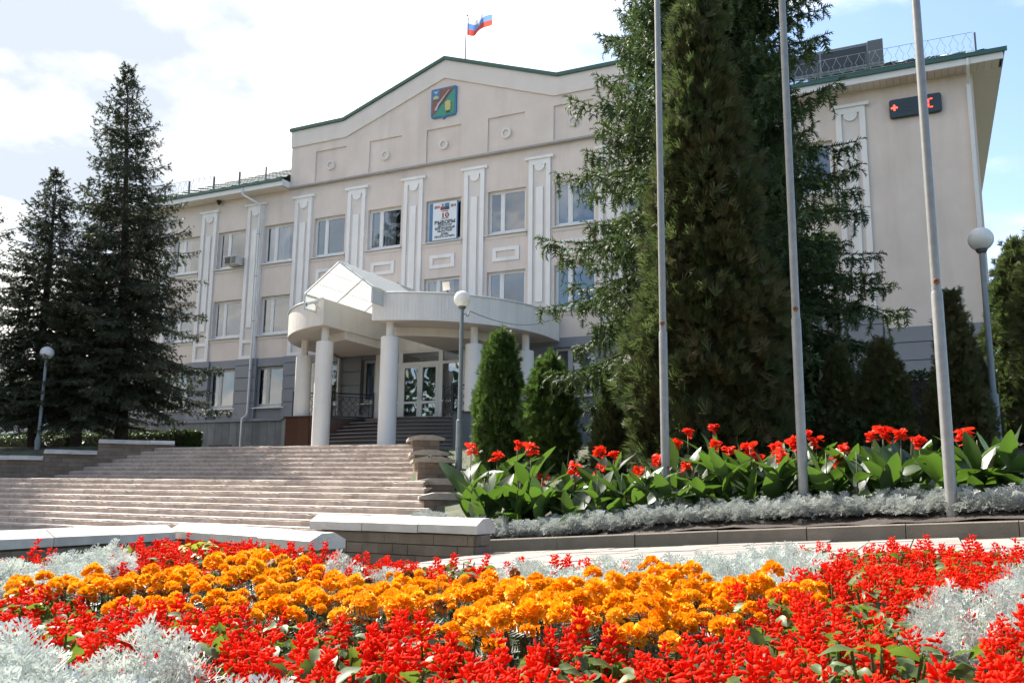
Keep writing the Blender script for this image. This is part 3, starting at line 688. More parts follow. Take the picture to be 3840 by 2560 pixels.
def paint_sunlit(me):                             # nosing and tread faces painted paler, imitating sunlit edges
    me.materials.append(MATS['step_sunlit']); me.polygons.foreach_set('material_index', [(1 if (k % 14) % 3 and (k % 14) < 12 else 0) for k in range(len(me.polygons))]); me.update()
for me in BMM: paint_sunlit(me)
for i, (y, z) in enumerate(steps):
    x = edge_l(y, i >= 8)+rs.random()*0.2; xe = stair_right(y)+0.04
    if i >= 8: x = max(x, -1.56*y)
    while x < xe-0.15:
        w = min(rs.uniform(0.30, 0.46), xe-x)
        if xe-x-w < 0.15: w = xe-x
        d = Vector((x, y, z)).dot(_fw); vis = abs((Vector((x, y, z)).dot(_R))/d) < 0.62
        blocks.append((d if vis else 1e6, x, y+rs.uniform(-0.006, 0.006), z+rs.uniform(-0.003, 0.003), w, rs.randrange(10), rs.uniform(-0.006, 0.006))); x += w
blocks.sort()
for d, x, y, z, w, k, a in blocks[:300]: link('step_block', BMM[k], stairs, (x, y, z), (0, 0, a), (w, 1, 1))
far = MB()
for d, x, y, z, w, k, a in blocks[300:]: far.add([(x+p[0]*w, y+p[1], z+p[2]) for p in BM[k].v], BM[k].f)
o = part('step_blocks', far, 'step_stone', stairs); paint_sunlit(o.data); tag(o, kind='stuff')

# ---------------------------------------------------------------- block walls
def block_face(parent, p0, p1, z0, z1, lw, ch, mat='wall_block', name='block', th=0.04):
    d = Vector((p1[0]-p0[0], p1[1]-p0[1])); Ln = d.length; ang = math.atan2(d.y, d.x); u = d/Ln
    rows = max(1, round((z1-z0)/ch)); ch = (z1-z0)/rows
    bm = MB().box(0.006, 1-0.006, -th, 0.01, 0.005, ch-0.005).mesh(name, mat); r = hsh(p0, p1)
    for j in range(rows):
        x = 0.0
        first = lw*(0.5 if j % 2 else 1.0)
        while x < Ln-0.02:
            w = min(first if x == 0 else lw*r.uniform(0.94, 1.06), Ln-x)
            if Ln-x-w < 0.06: w = Ln-x
            link(name, bm, parent, (p0[0]+u.x*x, p0[1]+u.y*x, z0+j*ch), (0, 0, ang+r.uniform(-0.008, 0.008)), (w, r.uniform(0.8, 1.15), 1)); x += w
def gable_cap(parent, p0, p1, ze, half, rise, th, n, mat, name='cap_slab'):  # ridged coping along p0->p1
    d = Vector((p1[0]-p0[0], p1[1]-p0[1])); Ln = d.length; ang = math.atan2(d.y, d.x); w = Ln/n
    for i in range(n):
        r = hsh(p0, i); x0, x1 = 0.005, w-0.005; tt = half*0.35
        sec = [(-half, -th), (-half, 0), (-tt, rise), (tt, rise), (half, 0), (half, -th)]
        v = [(x0, a, b+r.uniform(-.004, .004)) for a, b in sec]+[(x1, a, b+r.uniform(-.004, .004)) for a, b in sec]
        m_ = MB().add(v, [(0, 1, 2, 3, 4, 5)[::1], (11, 10, 9, 8, 7, 6)]+[(k, k+6, (k+1) % 6+6, (k+1) % 6) for k in range(6)])
        link(name, m_.mesh(name, mat), parent, (p0[0]+d.x*i/n, p0[1]+d.y*i/n, ze+r.uniform(-.006, .006)), (r.uniform(-.01, .01), 0, ang+r.uniform(-.006, .006)))
def flank(name, label, side, segs, mat):
    root = thing(name, label, 'wall', ((stair_right if side > 0 else stair_left)(20), 20, 0))
    for ya, yb, zt, zb, n in segs:
        ed = stair_right if side > 0 else stair_left; k = 0.69 if side > 0 else -0.94
        a = Vector((ed(ya), ya)); b = Vector((ed(yb), yb)); u = (b-a).normalized(); nrm = Vector((-u.y, u.x)) if side > 0 else Vector((u.y, -u.x))
        wid = 0.82 if side > 0 else 0.5
        a1, b1 = a+nrm*wid, b+nrm*wid; ct = 0.10
        q = [tuple(a+nrm*0.045), tuple(b+nrm*0.045-u*0.045), tuple(b1-nrm*0.045-u*0.045), tuple(a1-nrm*0.045)]
        part('wall_core', MB().slab(q if side > 0 else q[::-1], zb, zt-ct-0.06), 'mortar', root)
        if side > 0:
            block_face(root, tuple(a+nrm*0.04), tuple(b+nrm*0.04), zb, zt-ct-0.05, 0.34, 0.17)
            block_face(root, tuple(b-u*0.04+nrm*0.04), tuple(b1-u*0.04-nrm*0.04), zb, zt-ct-0.05, 0.30, 0.17)
            m0, m1 = (a+a1)/2, (b+b1)/2+u*0.07
        else:
            block_face(root, tuple(b+nrm*0.04), tuple(a+nrm*0.04), zb, zt-ct-0.05, 0.38, 0.14)
            m0, m1 = (a+a1)/2, (b+b1)/2
        gable_cap(root, tuple(m0), tuple(m1), zt-0.08, wid/2+0.12, 0.08, 0.07, n, mat)
    return root
fr_ = flank('stepped_wall', 'stepped block wall with ridged caps along the right edge of the stairs', 1,
      [(23.2, 21.6, 1.53, 0.3, 2), (21.6, 20.4, 1.04, 0.0, 1), (20.4, 18.9, 0.80, -0.3, 2), (18.9, 17.4, 0.23, -0.6, 2), (17.4, 16.2, -0.10, -0.9, 1)], 'cap_old')
part('drain_hole', MB().lathe([(0.055, 0), (0.055, 0.04), (0.035, 0.04), (0.03, -0.02)], 0, 0, 14), 'cap_old', fr_).matrix_local = Matrix.Translation(Vector((-11.3, 18.86, 0.77))-WL[fr_.name]) @ Matrix.Rotation(rad(90), 4, 'X')
flank('stepped_wall', 'stepped block wall with pale caps along the shaded left edge of the stairs', -1,
      [(22.9, 21.1, 1.55, 0.2, 3), (21.1, 19.9, 1.15, 0.0, 2), (19.9, 16.9, 0.92, -0.2, 4)], 'cap_concrete')
# low planter walls in front of the stairs
pw = thing('planter_wall', 'low cornered wall with broad sunlit cap slabs behind the flower bed', 'wall', (-9.0, 8.7, -0.6))
gable_cap(pw, (-9.19, 1.5), (-9.19, 8.55), -0.6, 0.25, 0.085, 0.10, 8, 'cap_concrete'); block_face(pw, (-9.02, 1.5), (-9.02, 8.9), -1.2, -0.72, 0.235, 0.12); part('wall_core', MB().box(-9.36, -9.03, 1.5, 8.95, -1.25, -0.70), 'mortar', pw)
pB0, pB1 = Vector((-9.12, 8.96)), Vector((-6.28, 8.27)); dB = (pB1-pB0).normalized(); nB = Vector((-dB.y, dB.x))
gable_cap(pw, tuple(pB0-dB*0.1), tuple(pB1), -0.6, 0.26, 0.085, 0.10, 3, 'cap_concrete')
q0, q1 = pB0-nB*0.18, pB1-nB*0.18-dB*0.06; block_face(pw, tuple(q0), tuple(q1), -1.2, -0.71, 0.235, 0.12)
part('wall_core', MB().slab([tuple(q0+nB*0.02), tuple(q1+nB*0.02), tuple(q1+nB*0.36), tuple(q0+nB*0.36)], -1.25, -0.69), 'mortar', pw)
for k in range(2):
    c = pB1-dB*0.012+nB*(-0.11+0.12*k); t_ = MB().lathe([(0.034, -0.03), (0.036, 0.006), (0.028, 0.008), (0.026, -0.02)], 0, 0, 14)
    oo = link('pipe_socket', t_.mesh('pipe_socket', 'cap_old', True), pw, (c.x, c.y, -0.605), (rad(90), 0, math.atan2(dB.y, dB.x)+rad(90)))
pw2 = thing('planter_wall', 'short block wall with three pale cap slabs beside the kerb', 'wall', (-6.2, 9.7, -0.5))
gable_cap(pw2, (-7.5, 9.71), (-5.0, 9.74), -0.45, 0.26, 0.085, 0.10, 3, 'cap_concrete')
block_face(pw2, (-7.4, 9.53), (-5.07, 9.56), -1.1, -0.56, 0.235, 0.135); block_face(pw2, (-5.07, 9.56), (-5.07, 9.92), -1.1, -0.56, 0.2, 0.135)
part('wall_core', MB().box(-7.38, -5.11, 9.57, 9.9, -1.15, -0.54), 'mortar', pw2)
# kerb and paving
kb = thing('kerb', 'long grey concrete kerb holding the canna bed', 'kerb', (-2, 10, -0.5))
pts = []; 
for (xa, ya), (xb, yb) in zip(KERB, KERB[1:]):
    n = max(1, round(math.hypot(xb-xa, yb-ya)/0.35))
    for i in range(n): pts.append((xa+(xb-xa)*i/n, ya+(yb-ya)*i/n))
pts.append(KERB[-1]); st_ = pts[::3]
for a, b in zip(st_, st_[1:]):
    d = Vector((b[0]-a[0], b[1]-a[1])).normalized(); n_ = Vector((-d.y, d.x)); g_ = 0.005; r = hsh(a); off = r.uniform(-.008, .008)
    P = [Vector(a)+d*g_-n_*(0.0+off), Vector(b)-d*g_-n_*(0.0+off), Vector(b)-d*g_+n_*0.14, Vector(a)+d*g_+n_*0.14]
    za, zb = kerb_z(a[0]), kerb_z(b[0]); c = 0.012
    v = [(P[0].x, P[0].y, za-0.4), (P[1].x, P[1].y, zb-0.4), (P[1].x, P[1].y, zb-c), (P[0].x, P[0].y, za-c), (P[0].x+n_.x*c, P[0].y+n_.y*c, za), (P[1].x+n_.x*c, P[1].y+n_.y*c, zb), (P[2].x, P[2].y, zb), (P[3].x, P[3].y, za), (P[2].x, P[2].y, zb-0.4), (P[3].x, P[3].y, za-0.4)]
    part('kerb_stone', MB().add(v, [(0, 1, 2, 3), (3, 2, 5, 4), (4, 5, 6, 7), (7, 6, 8, 9), (0, 3, 4, 7, 9), (1, 8, 6, 5, 2)]), 'kerb_concrete', kb)
pv = link('paving', None, None, (0, 7, -0.6)); tag(pv, kind='structure')
WL[pv.name] = Vector((0, 7, -0.6))
tm = MB().box(0.006, 0.394, 0.006, 0.394, -0.05, 0).mesh('paving_tile', 'paver')
for i in range(22):
    for j in range(11):
        x = -5.0+0.4*i; y = 5.6+0.4*j
        if y < kerb_y(x+0.2)-0.42 and y < kerb_y(x+0.4)-0.41: link('paving_tile', tm, pv, (x, y, kerb_z(x+0.2)-0.16+hsh(i, j).uniform(-.004, .004)), (0, -0.0714, 0))

# ---------------------------------------------------------------- flagpoles and lamps
for (x, y, zj), lb in (((-3.25, 11.6, 2.19), 'grey steel flagpole nearest the stairs, in front of the tall conifers'), ((-1.39, 10.95, 2.12), 'grey steel flagpole in the middle of the three'), ((0.165, 10.05, 2.12), 'grey steel flagpole nearest the digital sign, rightmost of three')):
    zb = slope_z(x, y)-0.1; o = thing('flagpole', lb, 'flagpole', (x, y, zb), 'flagpoles in the canna bed')
    part('lower_tube', MB().lathe([(0.058, zb), (0.058, zj-0.03), (0.050, zj)], x, y, 20), 'pole_steel', o, True, 35)
    part('upper_tube', MB().lathe([(0.049, zj-0.01), (0.044, 6.0), (0.038, 10.5)], x, y, 20), 'pole_steel', o, True, 35)
    part('finial', MB().lathe([(0.038, 10.5), (0.06, 10.54), (0.06, 10.6), (0.0, 10.66)], x, y, 12), 'pole_steel', o)
    t_ = MB().lathe([(0.032, -0.02), (0.032, 0.012), (0.014, 0.014), (0.012, 0.0)], 0, 0, 14)
    oo = link('bolt_ring', t_.mesh('bolt_ring', 'rust', True), o, (x+0.005, y-0.052, zj+0.10), (rad(90), 0, 0))
def lamp(x, y, zc, zb, zl, rg, label, bracket=False):
    o = thing('street_lamp', label, 'street lamp', (x, y, zb), 'globe lamps on posts')
    part('globe', MB().lathe([(rg*math.sin(math.pi*i/16), zc-rg*math.cos(math.pi*i/16)) for i in range(1, 16)], x, y, 28), 'opal_glass', o, True)
    part('collar', MB().lathe([(0.06, zc-rg-0.05), (0.085, zc-rg-0.03), (0.11, zc-rg+0.03)], x, y, 18), 'iron_grey', o, True, 40)
    part('post', MB().lathe([(0.058, zl), (0.05, zc-rg-0.04)], x, y, 16), 'lamp_paint', o, True, 35)
    b = part('post_base', MB().lathe([(0.088, zb-0.3), (0.088, zl), (0.062, zl+0.015)], x, y, 16), 'lamp_paint', o, True, 35)
    part('inspection_cover', MB().box(x-0.035, x+0.035, y-0.1, y-0.082, zb+0.45, zb+0.62), 'lamp_paint', b)
    if bracket:
        z = zc-rg-0.18
        br = part('bracket', MB().tube([(x+0.04, y, z), (x+0.13, y-0.03, z-0.01), (x+0.18, y-0.04, z-0.08), (x+0.22, y-0.04, z-0.07), (x+0.23, y-0.04, z)], 0.012, 6), 'iron_grey', o)
        part('insulator', MB().lathe([(0.03, z-0.03), (0.035, z+0.02), (0.03, z+0.08)], x+0.23, y-0.04, 10), 'pvc', br)
lamp(-28.35, 20.5, 4.61, 0.9, 1.62, 0.235, 'globe lamp on slim post among the dark spruces by the stairs')
lamp(-10.94, 19.68, 4.94, 0.4, 1.74, 0.225, 'globe lamp on grey post in front of the portico', True)
lamp(1.11, 18.14, 4.77, 0.6, 1.82, 0.225, 'globe lamp on grey post beside the building corner and dark thujas')
wr = link('overhead_cable', MB().tube([(-10.7+(-13.65+10.7)*t, 19.64+(31.9-19.64)*t, 4.6+(6.78-4.6)*t-1.1*t*(1-t)) for t in [i/14 for i in range(15)]], 0.011, 5).mesh('overhead_cable', 'iron_grey'), None, (0, 0, 0)); tag(wr, 'thin cable slung from lamp bracket to canopy end', 'cable')

# ---------------------------------------------------------------- flag, crest, banner, digital sign, roof sign and small fittings
emission('led_red', (1.0, 0.05, 0.025), 2.2)
material('led_off', (0.045, 0.05, 0.045), 0.7); material('sign_dark', (0.012, 0.028, 0.035), 0.3, spec=0.6); material('sign_rim', (0.02, 0.026, 0.028), 0.5)
for nm, c in (('flag_white', (0.8, 0.8, 0.82)), ('flag_blue', (0.16, 0.30, 0.66)), ('flag_red', (0.66, 0.10, 0.07))): material(nm, c, 0.8, trans=0.5, translucent=c, var=0.05)
material('crest_blue', (0.045, 0.17, 0.36), 0.5); material('crest_brown', (0.22, 0.085, 0.05), 0.6, var=0.1); material('crest_green', (0.05, 0.27, 0.18), 0.6); material('crest_grey', (0.42, 0.43, 0.45), 0.5); material('crest_gold', (0.52, 0.44, 0.16), 0.5, var=0.15, scale=12); material('crest_dark', (0.03, 0.04, 0.05), 0.6)
material('banner_white', (0.70, 0.72, 0.74), 0.6); material('banner_blue', (0.08, 0.19, 0.36), 0.6); material('ink_dark', (0.03, 0.045, 0.06), 0.7); material('ink_red', (0.27, 0.05, 0.02), 0.7); material('ink_teal', (0.03, 0.08, 0.12), 0.7)
fx, fy = -18.8, 33.6
fl = thing('roof_flag', 'white, blue and red striped flag flying on thin pole above the pediment', 'flag', (fx, fy, 19.6))
part('pole', MB().tube([(fx, fy, 19.4), (fx, fy, 22.75)], 0.035, 8, r1=0.02), 'zinc', fl, True); 
for z in (19.95, 22.3): part('pulley', MB().box(fx+0.02, fx+0.09, fy-0.02, fy+0.02, z, z+0.07), 'iron_grey', fl)
for k, nm in enumerate(('flag_white', 'flag_blue', 'flag_red')):
    n, mrow = 26, 5; v = []
    for i in range(n+1):
        s_ = i/n
        for j in range(mrow+1):
            h = (k+j/mrow)/3
            x = fx+0.10+1.3*s_*(1-0.03*h); y = fy-0.05+0.16*math.sin(s_*6.5+h*0.9)*min(1, s_*2.2); z = 22.22-0.92*h*(1-0.22*s_)-0.22*math.sin(s_*math.pi*1.15)*0.9+0.05*s_+0.03*math.sin(s_*9+h*2)*s_
            v.append((x, y, z))
    part('stripe', MB().add(v, [(i*(mrow+1)+j, i*(mrow+1)+j+1, (i+1)*(mrow+1)+j+1, (i+1)*(mrow+1)+j) for i in range(n) for j in range(mrow)]), nm, fl, True)
# crest
cr = thing('crest', 'shield shaped crest with blue rim, brown and green halves, rifle and fleece', 'crest', (AX, PY, 17.6))
def shield(sx, sz, c=(AX, 17.68)):
    w, t, b = 0.675*sx, 0.74*sz, -0.70*sz
    p = [(-w+0.05, t), (-w, t-0.05), (-w, b+0.14), (-w+0.04, b+0.04), (-w+0.14, b), (-0.10, b), (-0.06, b-0.07*sz), (0, b-0.10*sz), (0.06, b-0.07*sz), (0.10, b), (w-0.14, b), (w-0.04, b+0.04), (w, b+0.14), (w, t-0.05), (w-0.05, t)]
    return [(c[0]+x, c[1]+z) for x, z in p]
part('rim', MB().prism(shield(1, 1), PY-0.09, PY-0.001), 'crest_blue', cr)
y1_, y0_ = PY-0.091, PY-0.104
X0, X1, Z0, Z1 = AX-0.60, AX+0.60, 17.04, 18.35
part('field', MB().prism([(X0, Z0+0.05), (X1-0.02, Z1), (X0, Z1)], y0_, y1_), 'crest_brown', cr)
part('field', MB().prism([(X0+0.03, Z0), (X1-0.08, Z0), (X1, Z0+0.08), (X1, Z1-0.03)], y0_, y1_), 'crest_green', cr)
ct = part('canton', MB().box(X0, X0+0.40, y0_-0.012, y0_-0.001, Z1-0.50, Z1-0.0), 'crest_blue', cr)
part('bird', MB().prism([(X0+0.04, Z1-0.05), (X0+0.20, Z1-0.22), (X0+0.36, Z1-0.05), (X0+0.24, Z1-0.09), (X0+0.2, Z1-0.06), (X0+0.16, Z1-0.09)], y0_-0.022, y0_-0.013), 'crest_grey', ct)
part('beast', MB().prism([(X0+0.06, Z1-0.46), (X0+0.34, Z1-0.44), (X0+0.36, Z1-0.36), (X0+0.24, Z1-0.28), (X0+0.12, Z1-0.30), (X0+0.05, Z1-0.38)], y0_-0.022, y0_-0.013), 'crest_gold', ct)
rf = [(-0.44, -0.30), (-0.36, -0.36), (-0.30, -0.33), (-0.22, -0.10), (-0.16, -0.04), (0.0, 0.14), (0.33, 0.55), (0.30, 0.57), (-0.06, 0.17), (-0.20, 0.04), (-0.26, 0.0), (-0.30, -0.08)]
part('rifle', MB().prism([(AX-0.02+x, 17.68+z) for x, z in rf], y0_-0.03, y0_-0.001), 'crest_grey', cr)
part('sling', MB().tube([(AX-0.18, y0_-0.008, 17.68), (AX-0.05, y0_-0.008, 17.64), (AX+0.1, y0_-0.008, 17.80), (AX+0.2, y0_-0.008, 18.06)], 0.012, 5), 'crest_brown', cr)
fleece = [(0, 0.27), (-0.06, 0.24), (-0.07, 0.19), (-0.15, 0.20), (-0.165, 0.14), (-0.12, 0.10), (-0.15, 0.0), (-0.145, -0.14), (-0.09, -0.26), (-0.02, -0.25), (0.02, -0.25), (0.09, -0.26), (0.145, -0.14), (0.15, 0.0), (0.12, 0.10), (0.165, 0.14), (0.15, 0.20), (0.07, 0.19), (0.06, 0.24)]
fc = (AX+0.26, 17.48)
part('fleece', MB().prism([(fc[0]+x, fc[1]+z) for x, z in fleece], y0_-0.04, y0_-0.001), 'crest_gold', cr)
for s_ in (-1, 1): part('hoof', MB().prism([(fc[0]+s_*0.055-0.025, fc[1]-0.255), (fc[0]+s_*0.055-0.012, fc[1]-0.36), (fc[0]+s_*0.055+0.012, fc[1]-0.36), (fc[0]+s_*0.055+0.025, fc[1]-0.255)], y0_-0.03, y0_-0.001), 'crest_dark', cr)
# election banner in the centre window
bx0, bx1, bz0, bz1, by = -20.02, -18.77, 11.17, 12.95, YF+0.06
bn = thing('election_banner', 'white election notice board with dark and red lettering set in the centre window', 'notice board', ((bx0+bx1)/2, by, bz0))
part('board', MB().box(bx0, bx1, by, by+0.03, bz0, bz1), 'banner_white', bn); part('edge_strip', MB().box(bx1+0.002, bx1+0.06, by+0.004, by+0.034, bz0, bz1), 'banner_blue', bn); part('edge_strip', MB().box(bx0-0.18, bx0-0.002, by+0.01, by+0.03, bz0, bz1), 'banner_blue', bn)
bc = (bx0+bx1)/2+0.02
def say(t, z, size, mat, width=None, x=None):
    me = text_mesh(t, size, 'lettering', mat, width, size*0.045); link('lettering', me, bn, (bc if x is None else x, by-0.004, z), (rad(90), 0, 0))
say('2010', 12.68, 0.17, 'ink_red', 0.27, bx0+0.21); say('2010', 12.68, 0.17, 'ink_red', 0.27, bx1-0.18)
for a, b, c, d, m_ in ((-0.23, 0.0, 12.74, 12.89, 'flag_white'), (-0.23, 0.0, 12.57, 12.735, 'ink_red'), (0.005, 0.24, 12.74, 12.89, 'banner_blue'), (0.005, 0.24, 12.57, 12.735, 'ink_teal')):
    part('emblem_field', MB().box(bc-0.02+a, bc-0.02+b, by-0.006, by-0.001, c, d), m_, bn)
part('emblem_mark', MB().box(bc-0.17, bc-0.09, by-0.010, by-0.0065, 12.76, 12.87), 'crest_blue', bn)
say('ОКТЯБРЬ', 12.48, 0.075, 'ink_red', 0.34); say('10', 12.22, 0.29, 'ink_red', 0.36); say('ВОСКРЕСЕНЬЕ', 12.15, 0.05, 'ink_dark', 0.38)
say('ВЫБОРЫ', 11.92, 0.22, 'ink_dark', 1.08); say('ДЕПУТАТОВ', 11.79, 0.135, 'ink_dark', 0.74); say('БЕЛГОРОДСКОЙ', 11.66, 0.135, 'ink_dark', 1.03); say('ОБЛАСТНОЙ', 11.53, 0.135, 'ink_dark', 0.77); say('ДУМЫ', 11.40, 0.125, 'ink_dark', 0.40); say('ПЯТОГО СОЗЫВА', 11.27, 0.125, 'ink_dark', 1.06)
# digital thermometer sign
sg = thing('digital_sign', 'dark rounded electronic temperature display with red lit segments high on the wall', 'display', (0.28, YF-0.1, 13.5))
def rrect(x0, x1, z0, z1, r, n=5):
    p = []
    for cx_, cz_, a in ((x1-r, z1-r, 0), (x0+r, z1-r, 90), (x0+r, z0+r, 180), (x1-r, z0+r, 270)):
        for i in range(n+1):
            t = rad(a+90*i/n); p.append((cx_+r*math.cos(t), cz_+r*math.sin(t)))
    return p
part('housing', MB().prism(rrect(-0.58, 1.14, 13.50, 14.19, 0.10), YF-0.16, YF-0.01), 'sign_rim', sg)
part('face', MB().prism(rrect(-0.56, 1.12, 13.52, 14.17, 0.09), YF-0.166, YF-0.161), 'sign_dark', sg)
yy0, yy1 = YF-0.172, YF-0.1665
def led(x0, x1, z0, z1, on): part('led_segment', MB().box(x0, x1, yy0, yy1, z0, z1), 'led_red' if on else 'led_off', sg)
led(-0.52, -0.30, 13.84, 13.90, True); led(-0.44, -0.38, 13.76, 13.835, True); led(-0.44, -0.38, 13.905, 13.98, True)
def digit(cx_, segs):
    w, h, t = 0.085, 0.155, 0.034; zc = 13.845
    S = {'a': (cx_-w+t, cx_+w-t, zc+h-t/2, zc+h+t/2), 'g': (cx_-w+t, cx_+w-t, zc-t/2, zc+t/2), 'd': (cx_-w+t, cx_+w-t, zc-h-t/2, zc-h+t/2),
         'f': (cx_-w-t/2, cx_-w+t/2, zc+t/2, zc+h), 'e': (cx_-w-t/2, cx_-w+t/2, zc-h, zc-t/2), 'b': (cx_+w-t/2, cx_+w+t/2, zc+t/2, zc+h), 'c': (cx_+w-t/2, cx_+w+t/2, zc-h, zc-t/2)}
    for k, v in S.items(): led(*v, k in segs)
digit(-0.17, ''); digit(0.11, ''); digit(0.50, 'abfg'); digit(0.80, 'afed')
for z in (13.74, 13.92): led(0.28, 0.315, z, z+0.04, False)
# roof sign: dark mesh boards on a frame above the right wing
rs_ = thing('roof_sign', 'long dark hoarding on a steel frame standing on the right wing roof', 'hoarding', (-5, 33.0, 15.5))
for i in range(5): part('board', MB().box(-1.20-1.68*(i+1)+0.02, -1.20-1.68*i-0.02, 33.0, 33.05, 15.86, 16.62), 'crest_dark', rs_)
part('end_board', MB().box(-1.18, -0.66, 32.97, 33.03, 15.74, 16.74), 'iron_grey', rs_)
part('frame', MB().tube([(-9.6, 33.02, 16.68), (-0.66, 33.02, 16.68)], 0.04, 6).tube([(-9.6, 32.98, 15.78), (-0.66, 32.98, 15.78)], 0.05, 6).tube([(-9.6, 32.8, 15.6), (-0.66, 32.8, 15.6)], 0.03, 6), 'lamp_paint', rs_)
for i in range(6): part('strut', MB().tube([(-1.2-1.68*i, 33.0, 15.4), (-1.2-1.68*i, 33.0, 16.7)], 0.03, 6).tube([(-1.2-1.68*i, 33.0, 16.6), (-1.2-1.68*i, 33.7, 15.8)], 0.025, 6), 'lamp_paint', rs_)
# air conditioner, camera, floodlight
ac = thing('air_conditioner', 'boxy grey window air conditioner jutting from a third-floor window', 'air conditioner', (-31.65, 32.6, 11.13))
part('casing', MB().box(-32.0, -31.22, 32.45, 33.25, 11.12, 11.52), 'frame_grey', ac); part('grille', MB().box(-31.95, -31.6, 32.43, 32.448, 11.16, 11.48), 'iron_black', ac); part('grille', MB().box(-31.52, -31.26, 32.43, 32.448, 11.16, 11.48), 'iron_grey', ac); part('top_plate', MB().box(-32.04, -31.2, 32.4, 33.26, 11.522, 11.55), 'white_metal', ac)
cm = thing('security_camera', 'small white tubular security camera at the gable front corner', 'camera', (-20.85, 25.8, 6.9))
part('body', MB().tube([(-20.65, 25.9, 6.95), (-20.98, 25.62, 6.82)], 0.055, 10), 'pvc', cm); part('hood', MB().tube([(-20.97, 25.63, 6.825), (-21.04, 25.57, 6.80)], 0.06, 10), 'iron_black', cm); part('bracket', MB().tube([(-20.8, 25.85, 6.88), (-20.75, 26.1, 6.7)], 0.025, 6), 'white_metal', cm)
fo = thing('floodlight', 'small grey floodlight standing on top of the round canopy', 'floodlight', (-15.95, 27.0, 7.1))
part('stand', MB().tube([(-15.95, 27.55, 7.08), (-15.95, 27.55, 7.3)], 0.03, 6), 'iron_grey', fo); part('housing', MB().add([(-16.13, 27.48, 7.28), (-15.77, 27.48, 7.28), (-15.77, 27.40, 7.62), (-16.13, 27.40, 7.62), (-16.05, 27.68, 7.34), (-15.85, 27.68, 7.34), (-15.85, 27.6, 7.56), (-16.05, 27.6, 7.56)], [(0, 1, 2, 3), (7, 6, 5, 4), (0, 4, 5, 1), (1, 5, 6, 2), (2, 6, 7, 3), (3, 7, 4, 0)]), 'zinc', fo)
part('lens', MB().add([(-16.1, 27.472, 7.30), (-15.8, 27.472, 7.30), (-15.8, 27.398, 7.60), (-16.1, 27.398, 7.60)], [(0, 1, 2, 3)]), 'panel_white', fo)
# far building behind the spruces
fb = thing('far_building', 'pale plain building glimpsed between the spruce trunks', 'building', (-78, 60, 1.2))
part('wall', MB().box(-100, -70.6, 58, 70, 1, 9.5), 'banner_white', fb)
for x0, x1, z0, z1 in ((-78.9, -76.8, 4.7, 6.12), (-74.1, -73.2, 4.7, 5.74), (-72.9, -71.5, 4.7, 5.7), (-83.5, -81.5, 4.7, 6.12), (-88, -86, 4.7, 6.12)):
    w = part('window', MB().box(x0, x1, 57.93, 57.98, z0, z1), 'pvc', fb)
    for k in range(2):
        zz0 = z0+0.08+(z1-z0)*0.5*k; part('pane', MB().box(x0+0.1, x1-0.1, 57.9, 57.925, zz0, zz0+(z1-z0)*0.5-0.16), 'iron_grey', w)
# ---------------------------------------------------------------- vegetation
def foliage(name, col, col2, t=0.25, tcol=None, scale=3.0, rough=0.6, spec=0.35, rnd=0.0, detail=0.25):
    tcol = tcol or tuple(min(1, c*1.6) for c in col)
    return material(name, col, rough, var=detail, scale=scale*5, spec=spec, col2=col2, c2scale=scale, c2amt=0.45, trans=t, translucent=tcol, rnd=rnd)
foliage('spruce_dark', (0.038, 0.052, 0.026), (0.066, 0.066, 0.038), 0.2, scale=1.6)
foliage('spruce_green', (0.045, 0.072, 0.022), (0.082, 0.115, 0.034), 0.28, scale=1.4)
foliage('thuja_brown', (0.054, 0.080, 0.024), (0.105, 0.074, 0.032), 0.34, scale=2.2)
foliage('thuja_green', (0.062, 0.11, 0.022), (0.085, 0.125, 0.03), 0.32, scale=2.5)
foliage('thuja_dark', (0.062, 0.092, 0.028), (0.10, 0.078, 0.03), 0.34, scale=2.5)
foliage('hedge_leaf', (0.045, 0.08, 0.02), (0.06, 0.09, 0.025), 0.25, scale=4, rough=0.4, spec=0.5)
foliage('canna_leaf', (0.032, 0.058, 0.024), (0.048, 0.082, 0.028), 0.25, (0.13, 0.26, 0.025), scale=4, rough=0.42, spec=0.45, rnd=0.45, detail=0.1)
foliage('canna_petal', (0.72, 0.022, 0.010), (0.80, 0.04, 0.012), 0.3, (0.95, 0.05, 0.015), scale=20, rough=0.6, spec=0.12, detail=0.15)
foliage('canna_stalk', (0.09, 0.12, 0.04), (0.12, 0.08, 0.05), 0.1, scale=9)
foliage('salvia_red', (0.82, 0.022, 0.008), (0.88, 0.04, 0.010), 0.3, (0.95, 0.03, 0.008), scale=20, rough=0.7, spec=0.08, rnd=0.12, detail=0.2)
foliage('salvia_leaf', (0.05, 0.085, 0.026), (0.085, 0.125, 0.03), 0.28, (0.20, 0.32, 0.04), scale=12, rough=0.5, spec=0.35, rnd=0.25, detail=0.3)
foliage('marigold_orange', (0.92, 0.33, 0.0), (0.96, 0.43, 0.002), 0.25, (0.98, 0.42, 0.01), scale=9, rough=0.6, spec=0.12, rnd=0.14, detail=0.2)
foliage('marigold_yellow', (0.92, 0.47, 0.02), (0.95, 0.40, 0.01), 0.25, (0.98, 0.5, 0.02), scale=9, rough=0.6, spec=0.12, detail=0.2)
foliage('marigold_faded', (0.20, 0.075, 0.02), (0.32, 0.13, 0.02), 0.1, scale=30, detail=0.3)
foliage('marigold_leaf', (0.035, 0.058, 0.02), (0.05, 0.075, 0.025), 0.2, scale=15, rough=0.45, spec=0.5, rnd=0.15)
foliage('miller_silver', (0.58, 0.60, 0.57), (0.48, 0.52, 0.48), 0.2, (0.6, 0.66, 0.6), scale=14, rough=0.85, spec=0.15, rnd=0.06, detail=0.08)
